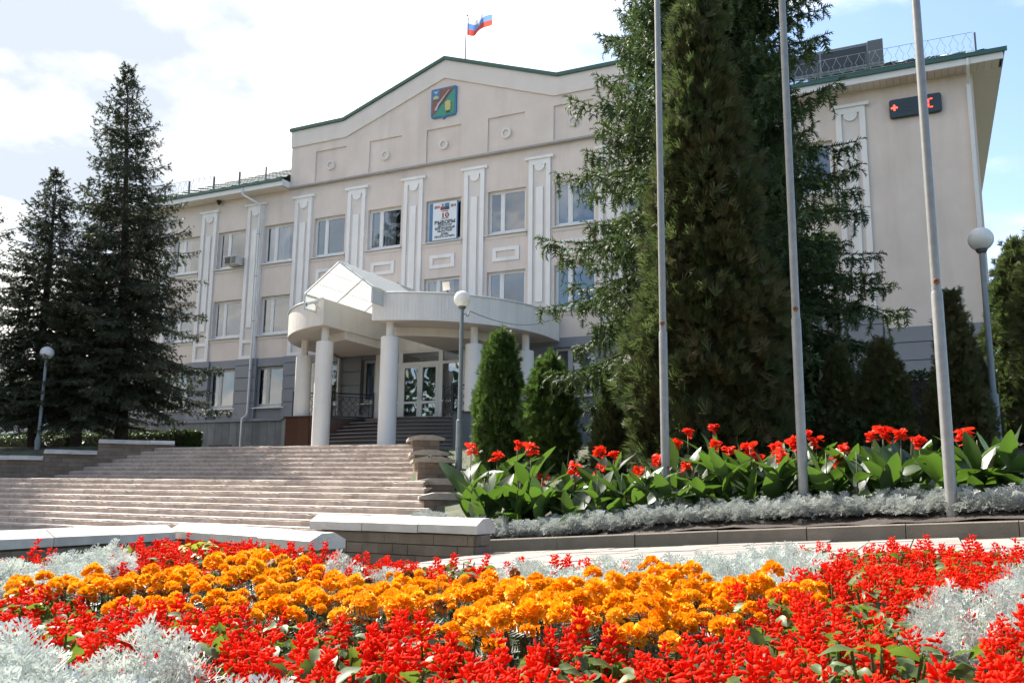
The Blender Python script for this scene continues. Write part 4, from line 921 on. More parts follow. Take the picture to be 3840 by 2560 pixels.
foliage('miller_grey', (0.52, 0.53, 0.51), (0.42, 0.44, 0.42), 0.2, (0.4, 0.44, 0.4), scale=10, rough=0.85, spec=0.15, rnd=0.10, detail=0.12)
foliage('grass_blade', (0.09, 0.12, 0.03), (0.13, 0.12, 0.05), 0.3, scale=3)
foliage('lime_leaf', (0.20, 0.27, 0.03), (0.26, 0.33, 0.05), 0.3, (0.4, 0.5, 0.06), scale=12)

def norm(a): return a/np.maximum(1e-9, np.linalg.norm(a, axis=-1, keepdims=True))
def stamp(TV, TF, O, X, Y, Z):             # place a template at many frames (axes carry the scale)
    V = O[:, None, :]+TV[None, :, 0:1]*X[:, None, :]+TV[None, :, 1:2]*Y[:, None, :]+TV[None, :, 2:3]*Z[:, None, :]
    n = len(TV); F = TF[None]+np.arange(len(O))[:, None, None]*n
    return V.reshape(-1, 3), F.reshape(-1, TF.shape[1])
def frames(D, up, rng, roll=None):
    D = norm(D); Y = norm(np.cross(up, D)+1e-6*rng.normal(size=D.shape)); Z = np.cross(D, Y)
    if roll is not None:
        c, s = np.cos(roll)[:, None], np.sin(roll)[:, None]; Y, Z = Y*c+Z*s, Z*c-Y*s
    return D, Y, Z
def join(parts):
    V = []; F = []; n = 0
    for v, f in parts: V.append(v); F.append(f+n); n += len(v)
    return np.concatenate(V), np.concatenate(F)

def shoot_template(seed, k=7):             # feathered conifer shoot along +x, unit length
    r = np.random.default_rng(seed); V = []; F = []
    for i in range(k):
        s = i/k*0.85
        for sd in (-1, 1):
            a = r.uniform(-0.9, 0.9); w = r.uniform(0.75, 1.1)*(1-0.45*s)
            n = len(V); V += [(s, 0, 0), (s+0.17, 0, 0), (s+0.30+r.uniform(-.05, .05), sd*w*math.cos(a), w*math.sin(a))]; F.append((n, n+1, n+2))
    n = len(V); V += [(0, 0.16, 0), (0, -0.16, 0.05), (1.0, 0, 0)]; F.append((n, n+1, n+2))
    return np.array(V), np.array(F)
def spruce_mesh(H, R, z0, seed, droop, gap, per, name, mat, tw=0.15, shoot=0.15, top_up=0.6, prof=0.85, nk=7, curtain=0.0):
    rng = np.random.default_rng(seed); O = []; D = []; S = []; br = MB()
    z = z0
    while z < H*0.985:
        t = (z-z0)/(H-z0); L0 = R*(1-t)**prof*(1.0 if t > 0.06 else 0.75+4*t)+0.12
        nb = per if t < 0.85 else 4
        a0 = rng.uniform(0, 6.28)
        for k in range(nb):
            L = L0*rng.uniform(0.55, 1.18); a = a0+k*6.283/nb+rng.uniform(-0.3, 0.3); zz = z+rng.uniform(-0.3, 0.3)*gap
            el0 = -0.10-0.30*(1-t)*droop+top_up*t**1.5+rng.uniform(-0.12, 0.12)
            npt = max(4, int(L/0.16)); s = np.linspace(0, 1, npt)
            el = el0-0.42*droop*np.sin(s*2.4)*(1-t*0.7)+0.55*s**2.2
            az = a+rng.uniform(-0.2, 0.2)*s
            step = L/(npt-1); dx = np.cos(el)*np.cos(az)*step; dy = np.cos(el)*np.sin(az)*step; dz = np.sin(el)*step
            P = np.stack([np.concatenate([[0], np.cumsum(dx[:-1])]), np.concatenate([[0], np.cumsum(dy[:-1])]), zz+np.concatenate([[0], np.cumsum(dz[:-1])])], -1)
            if L > 0.5: br.tube([tuple(p) for p in P[::max(1, npt//5)]], 0.006+0.011*L, 4, r1=0.004, closed_ends=False)
            out = np.array([math.cos(a), math.sin(a), 0]); lat = np.array([-math.sin(a), math.cos(a), 0])
            for i in range(1, npt):
                if s[i] < 0.16 and L > 0.8 : continue
                base = P[i]
                O.append(base); D.append((out*1.0+np.array([0, 0, el[i]]))*1.0+rng.normal(size=3)*0.12); S.append(shoot*rng.uniform(0.9, 1.3))
                for sd in (-1, 1):
                    l2 = (0.62*(1-s[i])+0.10)*min(1, L*0.55)*rng.uniform(0.6, 1.15)
                    n2 = max(1, int(l2/(shoot*0.62)))
                    d2 = norm(out*rng.uniform(0.45, 0.9)+lat*sd*rng.uniform(0.7, 1.1)+np.array([0, 0, -0.25*droop+rng.uniform(-0.15, 0.1)]))
                    for q in range(n2):
                        pos = base+d2*l2*(q+0.6)/n2+np.array([0, 0, -droop*0.35*l2*((q+1)/n2)**2])
                        O.append(pos); D.append(d2+np.array([0, 0, -0.35*droop])+rng.normal(size=3)*0.25); S.append(shoot*rng.uniform(0.75, 1.2))
                        hang = droop*rng.uniform(0, 1)
                        if curtain and rng.random() < curtain*(1-t):
                            for j_ in range(rng.integers(2, 5)):
                                O.append(pos+np.array([rng.normal()*0.02, rng.normal()*0.02, -j_*shoot*0.72])); D.append(np.array([rng.normal()*0.22, rng.normal()*0.22, -1.0])); S.append(shoot*rng.uniform(0.8, 1.1))
                        if rng.random() < 0.75:
                            O.append(pos); D.append(d2*0.5+np.array([0, 0, -1.3*hang])+lat*rng.uniform(-.6, .6)+rng.normal(size=3)*0.2); S.append(shoot*rng.uniform(0.8, 1.2+0.9*hang))
        z += gap*rng.uniform(0.75, 1.2)*(1 if t < 0.8 else 0.7)
    for k in range(14): O.append(np.array([0, 0, H-0.03*k-0.1])); D.append(np.array([rng.normal()*0.35, rng.normal()*0.35, 0.8])); S.append(0.2)
    O = np.array(O); D = np.array(D); S = np.array(S)
    TV, TF = shoot_template(seed+1, nk)
    X, Y, Z = frames(D, np.array([0, 0, 1.0]), rng, rng.uniform(-0.8, 0.8, len(D)))
    w = (tw*S/shoot*0.42)[:, None]
    V, F = stamp(TV, TF, O, X*S[:, None], Y*w, Z*w)
    tk = MB().tube([(0, 0, -0.6), (0.02, 0, H*0.3), (-0.02, 0.02, H*0.65), (0, 0, H*0.97)], [0.014*H+0.05, 0.012*H+0.02, 0.007*H, 0.012], 9)
    return np_mesh(name, V, F, mat), br, tk, len(F)

def spruce(label, loc, meshes, rz=0, sc=1.0, grp=None):
    o = thing('spruce_tree', label, 'tree', loc, grp); o.rotation_euler = (0, 0, rz); o.scale = (sc,)*3 if not isinstance(sc, tuple) else sc
    for n, me in zip(('crown', 'branches', 'trunk'), meshes):
        c = bpy.data.objects.new(n, me); COL.objects.link(c); c.parent = o
    return o
cm_, br_, tk_, nA = spruce_mesh(14.4, 3.9, 2.2, 11, 0.62, 0.40, 9, 'spruce_crown', 'spruce_dark', tw=0.19, shoot=0.22, nk=6, prof=0.95)
SPA = (cm_, br_.mesh('spruce_branches', 'bark'), tk_.mesh('spruce_trunk', 'bark', True))
cm_, br_, tk_, nB_ = spruce_mesh(16.6, 5.1, 0.5, 23, 1.1, 0.36, 12, 'spruce_crown', 'spruce_green', tw=0.29, shoot=0.25, prof=0.74, nk=5, curtain=0.42)
SPB = (cm_, br_.mesh('spruce_branches', 'bark'), tk_.mesh('spruce_trunk', 'bark', True))
SG = 'spruces beside the stairs'
def lean(o, rx, ry): o.rotation_euler = (rad(rx), rad(ry), o.rotation_euler[2]); return o
lean(spruce('tallest dark spruce left of the stairs in front of the facade', (-28.3, 24.0, 1.25), SPA, 0.4, (1.05, 1.05, 1.10), SG), 2.0, -3.0)
lean(spruce('short dark spruce between the tallest spruce and the leftmost lamp', (-28.75, 22.3, 1.15), SPA, 2.1, (0.86, 0.86, 0.60), SG), 0, -2.0)
lean(spruce('second tallest dark spruce, behind the leftmost globe lamp', (-31.1, 22.3, 1.1), SPA, 3.9, (0.95, 0.95, 0.80), SG), 1.0, 1.0)
spruce('dark spruce whose branches reach in at the far left edge of the picture', (-31.9, 18.6, 0.9), SPA, 5.2, (0.88, 0.88, 1.0), SG)
spruce('wide green spruce with drooping branches standing right of the portico', (-4.35, 19.9, 0.6), SPB, 1.2, 0.96)

def spray_template(seed, n=9):             # flat fan of scale-leaf twigs, along +x in the xz plane
    r = np.random.default_rng(seed); V = []; F = []
    for i in range(n):
        a = -0.85+1.7*i/(n-1)+r.uniform(-.12, .12); l = (1-0.45*abs(a))*r.uniform(0.8, 1.1); b = 0.12+0.2*abs(i-(n-1)/2)/n
        c, s = math.cos(a), math.sin(a); w = 0.05; y = r.uniform(-0.22, 0.22); k = len(V)
        V += [(b*0.5, 0, 0), (b+c*l*0.5-s*w, y*0.5, s*l*0.5+c*w), (b+c*l*0.55+s*w, y*0.5, s*l*0.55-c*w), (b+c*l, y, s*l)]
        F += [(k, k+2, k+1), (k+1, k+2, k+3)]
    return np.array(V), np.array(F)
SPRAY = [spray_template(i) for i in range(3)]
def column_mesh(H, R, N, seed, size, mat, name, prof, gap=0.16):
    # clumps of upright sprays over a lumpy column, with hollows between the clumps
    rng = np.random.default_rng(seed); parts = []; nc = N//24
    lob = [(rng.uniform(0, 6.28), rng.uniform(0.0, 0.85), rng.uniform(-0.16, 0.22), rng.uniform(0.3, 0.8)) for _ in range(26)]
    tc = 1-np.sqrt(1-rng.random(nc)*0.985); ac = rng.uniform(0, 6.283, nc); bul = np.ones(nc)
    tc = rng.random(nc)**0.9*0.99
    keep = rng.random(nc) < np.clip(prof(tc)*1.15+0.05, 0, 1); tc, ac, bul = tc[keep], ac[keep], bul[keep]; nc = len(tc)
    for la, lt, am, wd in lob:
        da = np.abs((ac-la+math.pi) % 6.283-math.pi); bul += am*np.exp(-(da/wd)**2-((tc-lt)/0.08)**2)
    rc = prof(tc)*R*bul*(1-np.abs(rng.normal(0, gap, nc)))-size*0.45
    rc = np.maximum(rc, 0.01)
    C = np.stack([rc*np.cos(ac), rc*np.sin(ac), tc*(H-size*0.6)], -1)
    for TV, TF in SPRAY:
        k = 8; i = np.repeat(np.arange(nc), k); n = len(i)
        O = C[i]+rng.normal(size=(n, 3))*size*np.array([0.42, 0.42, 0.5])
        out = np.stack([np.cos(ac[i]), np.sin(ac[i]), np.zeros(n)], -1)
        D = out*rng.uniform(0.3, 1.0, n)[:, None]+np.array([0, 0, 1.0])*rng.uniform(0.1, 1.2, n)[:, None]+rng.normal(size=(n, 3))*0.33
        X, Y, Z = frames(D, np.array([0, 0, 1.0]), rng, rng.normal(0, 0.8, n)); s = size*rng.uniform(0.6, 1.25, n)
        parts.append(stamp(TV, TF, O, X*s[:, None], Y*s[:, None], Z*s[:, None]))
    core = MB().lathe([(max(0.01, float(prof(np.array([t]))[0])*R*0.62), t*H*0.93) for t in np.linspace(0.0, 1.0, 12)], 0, 0, 12)
    cv = np.array(core.v); cf = np.array([t for f in core.f if len(f) == 4 for t in ((f[0], f[1], f[2]), (f[0], f[2], f[3]))])
    parts.append((cv, cf)); V, F = join(parts); return np_mesh(name, V, F, mat)
def stems_mesh(H, R, seed, mat='bark', name='trunk'):
    r = random.Random(seed); mb = MB().tube([(0, 0, -0.3), (0, 0, H*0.4), (0.02, 0, H*0.9)], [0.02*H**0.8+0.01, 0.014*H**0.8, 0.006], 7)
    for i in range(18):
        z = H*r.uniform(0.05, 0.75); a = r.uniform(0, 6.28); l = R*(1-z/H)*0.7
        mb.tube([(0, 0, z), (l*0.6*math.cos(a), l*0.6*math.sin(a), z+l*0.4), (l*math.cos(a), l*math.sin(a), z+l)], 0.012, 4, closed_ends=False, r1=0.004)
    return mb.mesh(name, mat)
def plant_tree(name, label, cat, loc, meshes, names, rz=0, sc=1.0, grp=None):
    o = thing(name, label, cat, loc, grp); o.rotation_euler = (0, 0, rz); o.scale = sc if isinstance(sc, tuple) else (sc,)*3
    for n, me in zip(names, meshes):
        c = bpy.data.objects.new(n, me); COL.objects.link(c); c.parent = o
    return o
pr_col = lambda t: np.sqrt(np.clip(1-t**2.2, 0.004, 1))*np.minimum(1, 0.84+0.8*t)
pr_tall = lambda t: np.clip((1-t)**0.62, 0.02, 2)*np.minimum(1, 0.86+0.8*t)
pr_cone = lambda t: np.clip((1-t)**0.6, 0.03, 2)*np.minimum(1, 0.72+1.6*t)
TB = (column_mesh(9.9, 1.50, 44000, 5, 0.24, 'thuja_brown', 'thuja_crown', pr_tall, 0.30), stems_mesh(9.6, 1.6, 5))
plant_tree('thuja_tree', 'tall ragged brownish green thuja standing before the wide spruce', 'tree', (-3.55, 15.5, slope_z(-3.55, 15.5)), TB, ('crown', 'trunk'), 0.3)
S1 = (column_mesh(3.0, 0.62, 12000, 8, 0.13, 'thuja_green', 'thuja_crown', pr_col), stems_mesh(3.0, 0.5, 8))
S2 = (column_mesh(2.6, 0.66, 9000, 9, 0.15, 'thuja_dark', 'thuja_crown', pr_cone), stems_mesh(2.6, 0.5, 9))
S3 = (column_mesh(3.2, 0.60, 9000, 10, 0.16, 'thuja_brown', 'thuja_crown', pr_cone), stems_mesh(3.2, 0.5, 10))
S5 = (column_mesh(2.6, 0.62, 9000, 31, 0.17, 'thuja_green', 'thuja_crown', pr_col, 0.36), stems_mesh(2.6, 0.5, 31))
def thuja(label, x, y, H, hw, tpl, h0, r0, rz):
    z = slope_z(x, y); plant_tree('columnar_thuja', label, 'shrub', (x, y, z), tpl, ('crown', 'trunk'), rz, (hw/r0, hw/r0, H/h0), 'clipped columnar thujas')
def top(x, y, zt): return zt-slope_z(x, y)
for label, x, y, zt, hw, tp, h0, r0, rz in (
    ('bright green columnar thuja just right of the middle globe lamp', -8.85, 17.8, 3.68, 0.60, S1, 3.0, 0.62, 0.2),
    ('second green thuja right of the middle lamp, shorter and looser', -7.45, 17.4, 2.90, 0.62, S5, 2.6, 0.62, 1.9),
    ('low dark rounded thuja under the drooping spruce boughs', -5.95, 17.1, 2.25, 0.45, S2, 2.6, 0.66, 0.7),
    ('slim dark thuja just left of the middle flagpole', -2.6, 17.5, 2.92, 0.45, S2, 2.6, 0.66, 2.6),
    ('dark pointed thuja just right of the middle flagpole', -1.5, 17.4, 2.85, 0.52, S2, 2.6, 0.66, 4.0),
    ('yellow tipped thuja in front of the blue wall base', -0.70, 17.5, 2.93, 0.58, S2, 2.6, 0.66, 5.1),
    ('tall reddish brown thuja behind the rightmost flagpole', 0.52, 17.6, 3.70, 0.55, S3, 3.2, 0.60, 0.9),
    ('short brownish thuja leaning beside the right lamp post', 0.88, 18.6, 2.75, 0.40, S3, 3.2, 0.60, 3.3)):
    thuja(label, x, y, top(x, y, zt), hw, tp, h0, r0, rz)
S4 = (column_mesh(5.2, 0.95, 14000, 14, 0.22, 'thuja_dark', 'thuja_crown', pr_col), stems_mesh(5.2, 0.8, 14))
for label, x, y, zt, hw, rz in (('tall dark thuja at the right edge behind the lamp globe', 2.05, 22.4, 5.75, 0.75, 0.0), ('tall dark thuja cut by the right edge of the picture', 2.75, 20.6, 6.0, 1.05, 2.2)):
    z = slope_z(x, y); plant_tree('columnar_thuja', label, 'tree', (x, y, z), S4, ('crown', 'trunk'), rz, (hw/0.95, hw/0.95, (zt-z)/5.2), 'tall thujas at the building corner')
# hedges
def leaf_tpl(): return np.array([(0, 0, 0), (0.5, 0.28, 0.05), (1, 0, 0), (0.5, -0.28, 0.05)]), np.array([(0, 1, 2), (0, 2, 3)])
def hedge(label, p0, p1, w, z0, z1, N, seed, sz=0.07):
    rng = np.random.default_rng(seed); d = np.array([p1[0]-p0[0], p1[1]-p0[1]]); L = np.hypot(*d); u = d/L; n_ = np.array([-u[1], u[0]])
    s = rng.uniform(0, L, N); f = rng.integers(0, 4, N); c = rng.uniform(-w/2, w/2, N); z = rng.uniform(z0, z1, N); dp = np.abs(rng.normal(0, 0.05, N))
    lump = 0.05*np.sin(s*3.1+seed)+0.04*np.sin(s*7.3)
    z = np.where(f == 0, z1-dp+lump, z); c = np.where(f == 1, -w/2+dp+lump*0.5, np.where(f == 2, w/2-dp, c)); e = f == 3; s = np.where(e, np.where(rng.random(N) < 0.5, dp, L-dp), s)
    O = np.stack([p0[0]+u[0]*s+n_[0]*c, p0[1]+u[1]*s+n_[1]*c, z], -1); D = rng.normal(size=(N, 3))+np.array([0, 0, 0.5])
    X, Y, Z = frames(D, np.array([0, 0, 1.0]), rng, rng.uniform(-1, 1, N)); k = sz*rng.uniform(0.6, 1.3, N)[:, None]
    TV, TF = leaf_tpl(); V, F = stamp(TV, TF, O, X*k, Y*k, Z*k)
    loc = ((p0[0]+p1[0])/2, (p0[1]+p1[1])/2, z0)
    o = thing('hedge', label, 'hedge', loc); c_ = link('leaves', np_mesh('hedge_leaves', V, F, 'hedge_leaf'), o)
    q = [np.array(p0)+u*0.1+n_*-w*0.36, np.array(p1)-u*0.1+n_*-w*0.36, np.array(p1)-u*0.1+n_*w*0.36, np.array(p0)+u*0.1+n_*w*0.36]
    part('twigs', MB().slab([tuple(a) for a in q], z0-0.2, z1-0.14), 'bark', o)
hedge('long clipped green hedge behind the spruce trunks by the building', (-40, 27.0), (-27.6, 27.0), 0.9, 1.25, 2.2, 26000, 3, 0.09)
hedge('low clipped hedge left of the globe lamp among the spruces', (-41, 24.6), (-31.8, 24.6), 0.8, 1.1, 2.0, 12000, 6, 0.09)
hedge('dark glossy hedge against the blue wall base between the thujas', (-3.0, 20.3), (1.3, 20.9), 0.8, 0.7, 2.55, 12000, 4, 0.08)

# ---------------------------------------------------------------- flower templates (local coordinates, root at the soil)
def leafgrid(L, Wd, nx_, fold, curl, wave, seed, shape):   # a blade along +x
    r = random.Random(seed); V = []; F = []; ph = r.random()*6
    for i in range(nx_+1):
        s = i/nx_; w = Wd*shape(s)
        x = L*s; z = curl*L*s*s
        for j in (-1, -0.5, 0, 0.5, 1):
            V.append((x, w*j, z+abs(j)*w*fold+wave*math.sin(s*9+ph+j*2)*abs(j)*w))
    for i in range(nx_):
        for j in range(4): F.append((i*5+j, i*5+j+1, (i+1)*5+j+1)); F.append((i*5+j, (i+1)*5+j+1, (i+1)*5+j))
    return np.array(V), np.array(F)
def scatter(tpl, O, D, S, rng, roll=0.4):
    X, Y, Z = frames(np.array(D, float), np.array([0, 0, 1.0]), rng, rng.normal(0, roll, len(O))); S = np.array(S)[:, None]
    return stamp(tpl[0], tpl[1], np.array(O, float), X*S, Y*S, Z*S)
# salvia spike
def spike_mesh(seed, h):
    r = np.random.default_rng(seed); V = []; F = []
    def blade(o, d, l, w):
        d = d/np.linalg.norm(d); a = np.cross(d, [0.3, 0.2, 0.9]); a /= np.linalg.norm(a); b = np.cross(d, a); n = len(V)
        V.extend([o, o+d*l*0.5+a*w, o+d*l*0.5+b*w, o+d*l*0.5-a*w, o+d*l*0.5-b*w, o+d*l*0.86+a*w*0.7+b*w*0.2, o+d*l*1.0-b*w*0.9-np.array([0, 0, w]), o+d*l*0.9-a*w*0.7])
        F.extend([(n, n+1, n+2), (n, n+2, n+3), (n, n+3, n+4), (n, n+4, n+1), (n+1, n+5, n+2), (n+2, n+5, n+7), (n+2, n+7, n+3), (n+3, n+7, n+6), (n+3, n+6, n+4), (n+4, n+6, n+5), (n+4, n+5, n+1)])
    wh = int(h/0.0135)
    for k in range(wh):
        z = h*k/wh; t = k/wh; m = 5 if t < 0.7 else 4
        for q in range(m):
            if r.random() < 0.22: continue
            a = q*6.283/m+k*0.6+r.uniform(-.3, .3); up = 0.15+0.9*t+r.uniform(-.45, .45); l = (0.042*(1-t*0.6))*r.uniform(0.45, 1.25)
            blade(np.array([0.003*math.cos(a), 0.003*math.sin(a), z]), np.array([math.cos(a), math.sin(a), up]), l, 0.0064*r.uniform(0.7, 1.3)*(1-0.3*t))
    n = len(V)
    for i in range(5): V.append(np.array([0.0035*math.cos(i*1.2566), 0.0035*math.sin(i*1.2566), h*0.9]))
    V.append(np.array([0, 0, h*1.04])); F.extend([(n+i, n+(i+1) % 5, n+5) for i in range(5)])
    return np_mesh('flower_spike', V, F, 'salvia_red')
SPK = [spike_mesh(s, h) for s, h in ((1, 0.07), (2, 0.095), (3, 0.06), (4, 0.11))]
LEAF_OV = leafgrid(1.0, 0.34, 6, 0.25, -0.35, 0.10, 2, lambda s: max(0.03, math.sin(math.pi*min(1, s*0.93+0.05))**0.8*(1.15-0.5*s)))
def dome_leaves(seed, n, R, h0, h1, size, tpl, stems, mat, name, droop=0.35):
    r = np.random.default_rng(seed); O = []; D = []; S = []
    for i in range(n):
        a = r.uniform(0, 6.283); q = math.sqrt(r.random()); x, y = R*q*math.cos(a), R*q*math.sin(a); z = h0+(h1-h0)*(1-0.5*q*q)*r.random()**0.45
        O.append((x*0.75, y*0.75, z)); D.append((math.cos(a)+r.normal()*.5, math.sin(a)+r.normal()*.5, r.uniform(-droop, 0.45))); S.append(size*r.uniform(0.65, 1.25))
    V, F = scatter(tpl, O, D, S, r)
    mb = MB()
    for i in range(stems):
        a = r.uniform(0, 6.283); q = R*0.6*r.random(); mb.tube([(0.02*math.cos(a), 0.02*math.sin(a), 0), (q*math.cos(a), q*math.sin(a), h1*0.95)], 0.003, 4, closed_ends=False)
    sv = np.array(mb.v); sf = np.array([t for f in mb.f for t in ((f[0], f[1], f[2]), (f[0], f[2], f[3]))])
    V, F = join([(V, F), (sv, sf)]); return np_mesh(name, V, F, mat)
SALF = [dome_leaves(30+i, 84, 0.17, 0.05, 0.245, 0.056, LEAF_OV, 6, 'salvia_leaf', 'salvia_foliage') for i in range(3)]
def child(name, me, parent, loc=(0, 0, 0), rot=(0, 0, 0), sc=1.0):
    c = bpy.data.objects.new(name, me); COL.objects.link(c); c.parent = parent; c.location = loc; c.rotation_euler = rot; c.scale = (sc,)*3; return c
def proto(name):
    o = bpy.data.objects.new(name, None); o.empty_display_size = 0.05; return o
def salvia_proto(seed, n):
    r = random.Random(seed); kids = [('foliage', SALF[seed % 3], (0, 0, 0), (0, 0, r.random()*6), 1.0)]
    for i in range(n):
        a = i*2.4+r.random(); q = 0.135*math.sqrt((i+0.4)/n); z = 0.215-0.40*q+r.uniform(-0.045, 0.045)
        kids.append(('flower_spike', r.choice(SPK), (q*math.cos(a), q*math.sin(a), z), (r.uniform(-.22, .22), r.uniform(-.22, .22), r.random()*6), r.uniform(0.62, 1.05)))
    return kids
SALV = [salvia_proto(s, n) for s, n in ((1, 8), (2, 9), (3, 10), (4, 6), (5, 8), (6, 2))]
# marigold
def head_mesh(seed, R=0.0245, mat='marigold_orange'):
    r = np.random.default_rng(seed); O = []; D = []; S = []
    for i in range(95):
        t = (i+0.5)/95; ph = math.acos(1-1.25*t); a = i*2.39996+r.uniform(-.2, .2)
        d = np.array([math.sin(ph)*math.cos(a), math.sin(ph)*math.sin(a), math.cos(ph)*0.78]); O.append(d*R*0.45); D.append(d+r.normal(size=3)*0.16); S.append(R*0.66*r.uniform(0.85, 1.15))
    tv = np.array([(0, 0, 0), (0.55, 0.28, 0.05), (1.0, 0.34, -0.06), (1.08, 0.0, 0.10), (1.0, -0.34, -0.06), (0.55, -0.28, 0.05)]); tf = np.array([(0, 1, 5), (1, 3, 5), (1, 2, 3), (5, 3, 4)])
    V, F = scatter((tv, tf), O, D, S, r, 0.6); return np_mesh('flower_head', V, F, mat)
HEAD = [head_mesh(s) for s in range(6)]+[head_mesh(7, 0.024, 'marigold_yellow'), head_mesh(11, 0.026, 'marigold_yellow'), head_mesh(8, 0.019), head_mesh(9, 0.029), head_mesh(10, 0.014, 'marigold_faded')]
def fern_tpl():
    V = []; F = []
    for i in range(6):
        s = 0.1+i*0.15
        for sd in (-1, 1):
            k = len(V); V += [(s, 0, 0), (s+0.07, 0, 0), (s+0.2, sd*(0.28-0.1*abs(i-2)/3), 0.03)]; F.append((k, k+1, k+2))
    k = len(V); V += [(0, 0.02, 0), (0, -0.02, 0), (1.1, 0, -0.1)]; F.append((k, k+1, k+2)); return np.array(V), np.array(F)
FERN = fern_tpl()
MARF = [dome_leaves(50+i, 80, 0.15, 0.05, 0.25, 0.085, FERN, 7, 'marigold_leaf', 'marigold_foliage', 0.2) for i in range(3)]
def mari_proto(seed, n):
    r = random.Random(seed); kids = [('foliage', MARF[seed % 3], (0, 0, 0), (0, 0, r.random()*6), 1.0)]
    for i in range(n):
        a = i*2.4+r.random(); q = 0.14*math.sqrt((i+0.3)/n)
        kids.append(('flower_head', r.choice(HEAD), (q*math.cos(a), q*math.sin(a), 0.292-0.42*q+r.uniform(-.025, .02)), (r.uniform(-.45, .45), r.uniform(-.6, .6), r.random()*6), r.uniform(0.6, 1.25)))
    return kids
MARI = [mari_proto(s, n) for s, n in ((1, 10), (2, 9), (3, 12), (4, 7), (5, 10), (6, 5))]
# dusty miller: lobed silver leaves
def lobed_tpl(seed):
    r = random.Random(seed); V = []; F = []
    def strip(p, q, w0, w1, zc, lift=0.0):
        d = Vector((q[0]-p[0], q[1]-p[1])); L = max(1e-5, d.length); n_ = Vector((-d.y, d.x))/L; d = d/L; k = len(V)
        V.extend([(p[0]+n_.x*w0, p[1]+n_.y*w0, zc(*p)), (p[0]-n_.x*w0, p[1]-n_.y*w0, zc(*p)), (q[0]-n_.x*w1, q[1]-n_.y*w1, zc(*q)+lift), (q[0]+n_.x*w1, q[1]+n_.y*w1, zc(*q)+lift), (q[0]+d.x*w1*1.1, q[1]+d.y*w1*1.1, zc(*q)+lift*1.3)])
        F.extend([(k, k+1, k+2), (k, k+2, k+3), (k+3, k+2, k+4)])
    zc = lambda x, y: -0.55*x*x+0.35*x+0.9*abs(y)
    strip((0, 0), (0.5, 0), 0.016, 0.028, zc); strip((0.5, 0), (0.98, 0), 0.028, 0.034, zc)
    for i, s in enumerate((0.26, 0.46, 0.66, 0.84)):
        for sd in (-1, 1):
            l = (0.30, 0.36, 0.30, 0.17)[i]*r.uniform(0.85, 1.12); a = 0.95-0.14*i; e = (s+l*math.cos(a), sd*l*math.sin(a)); strip((s, 0), e, 0.020, 0.030, zc, 0.02)
            if i < 3:
                m_ = (s+l*0.55*math.cos(a), sd*l*0.55*math.sin(a)); b = r.choice((-0.8, 0.7)); strip(m_, (m_[0]+0.15*math.cos(a+b), m_[1]+sd*0.15*math.sin(a+b)), 0.016, 0.026, zc, 0.03)
    return np.array(V), np.array(F)
LOB = [lobed_tpl(i) for i in range(2)]
def miller_mesh(seed, n, R, h, size, mat):
    r = np.random.default_rng(seed); parts = []
    for tp in LOB:
        O = []; D = []; S = []
        for i in range(n//2):
            a = r.uniform(0, 6.283); q = R*math.sqrt(r.random()); z = h*(1-0.55*(q/R)**2)*r.uniform(0.45, 1.0)
            O.append((q*0.6*math.cos(a), q*0.6*math.sin(a), z*0.72)); el = 1.25-1.0*(q/R)+r.normal()*0.3; D.append((math.cos(a)*math.cos(el), math.sin(a)*math.cos(el), math.sin(el))); S.append(size*r.uniform(0.7, 1.2))
        parts.append(scatter(tp, O, D, S, r, 0.5))
    V, F = join(parts); return np_mesh('dusty_miller', V, F, mat)
MIL = [miller_mesh(70+i, 440, 0.16, 0.325, 0.055, 'miller_silver') for i in range(4)]
MIG = [miller_mesh(80+i, 190, 0.17, 0.27, 0.085, 'miller_grey') for i in range(4)]

# ---------------------------------------------------------------- the flower bed
def inside(p, poly):
    x, y = p; c = False; j = len(poly)-1
    for i in range(len(poly)):
        if (poly[i][1] > y) != (poly[j][1] > y) and x < (poly[j][0]-poly[i][0])*(y-poly[i][1])/(poly[j][1]-poly[i][1])+poly[i][0]: c = not c
        j = i
    return c
Z_FRONT = [(-2.6, 1.05), (-1.82, 1.29), (-1.81, 1.32), (-1.53, 1.18), (-1.55, 1.23), (-1.44, 1.28), (-1.29, 1.25), (-1.13, 1.16), (-1.05, 1.13), (-0.97, 1.14), (-0.87, 1.14), (-0.75, 1.07), (-0.65, 0.83), (-0.9, 0.4), (-1.6, 0.3)]
Z_MARI = [(-3.32, 2.18), (-3.22, 2.33), (-2.76, 2.02), (-2.7, 2.21), (-2.7, 2.43), (-2.5, 2.45), (-2.83, 2.87), (-3.0, 3.3), (-2.8, 3.22), (-2.28, 2.76), (-2.02, 2.62), (-1.82, 2.7), (-1.75, 2.88), (-1.49, 2.88), (-1.33, 2.79), (-1.23, 3.05), (-1.04, 3.39), (-0.84, 3.22), (-0.78, 3.43), (-0.69, 3.68), (-0.58, 3.39), (-0.46, 3.35), (-0.37, 2.72), (-0.46, 2.6), (-0.42, 2.12), (-0.48, 1.94), (-0.44, 1.66), (-0.51, 1.62), (-0.64, 1.78), (-0.7, 1.71), (-0.81, 1.68), (-0.86, 1.62), (-0.95, 1.73), (-1.11, 1.76), (-1.34, 1.76), (-1.57, 1.8), (-1.69, 1.81), (-1.8, 1.81), (-1.9, 1.7), (-1.95, 1.65), (-2.18, 1.76), (-2.36, 1.79), (-2.65, 1.75)]
Z_BACKL = [(-3.9, 1.8), (-3.37, 2.33), (-3.76, 2.82), (-3.95, 3.19), (-3.81, 3.39), (-3.26, 2.9), (-2.9, 2.47), (-2.65, 2.08), (-2.89, 2.13), (-2.84, 1.96), (-2.9, 1.59)]
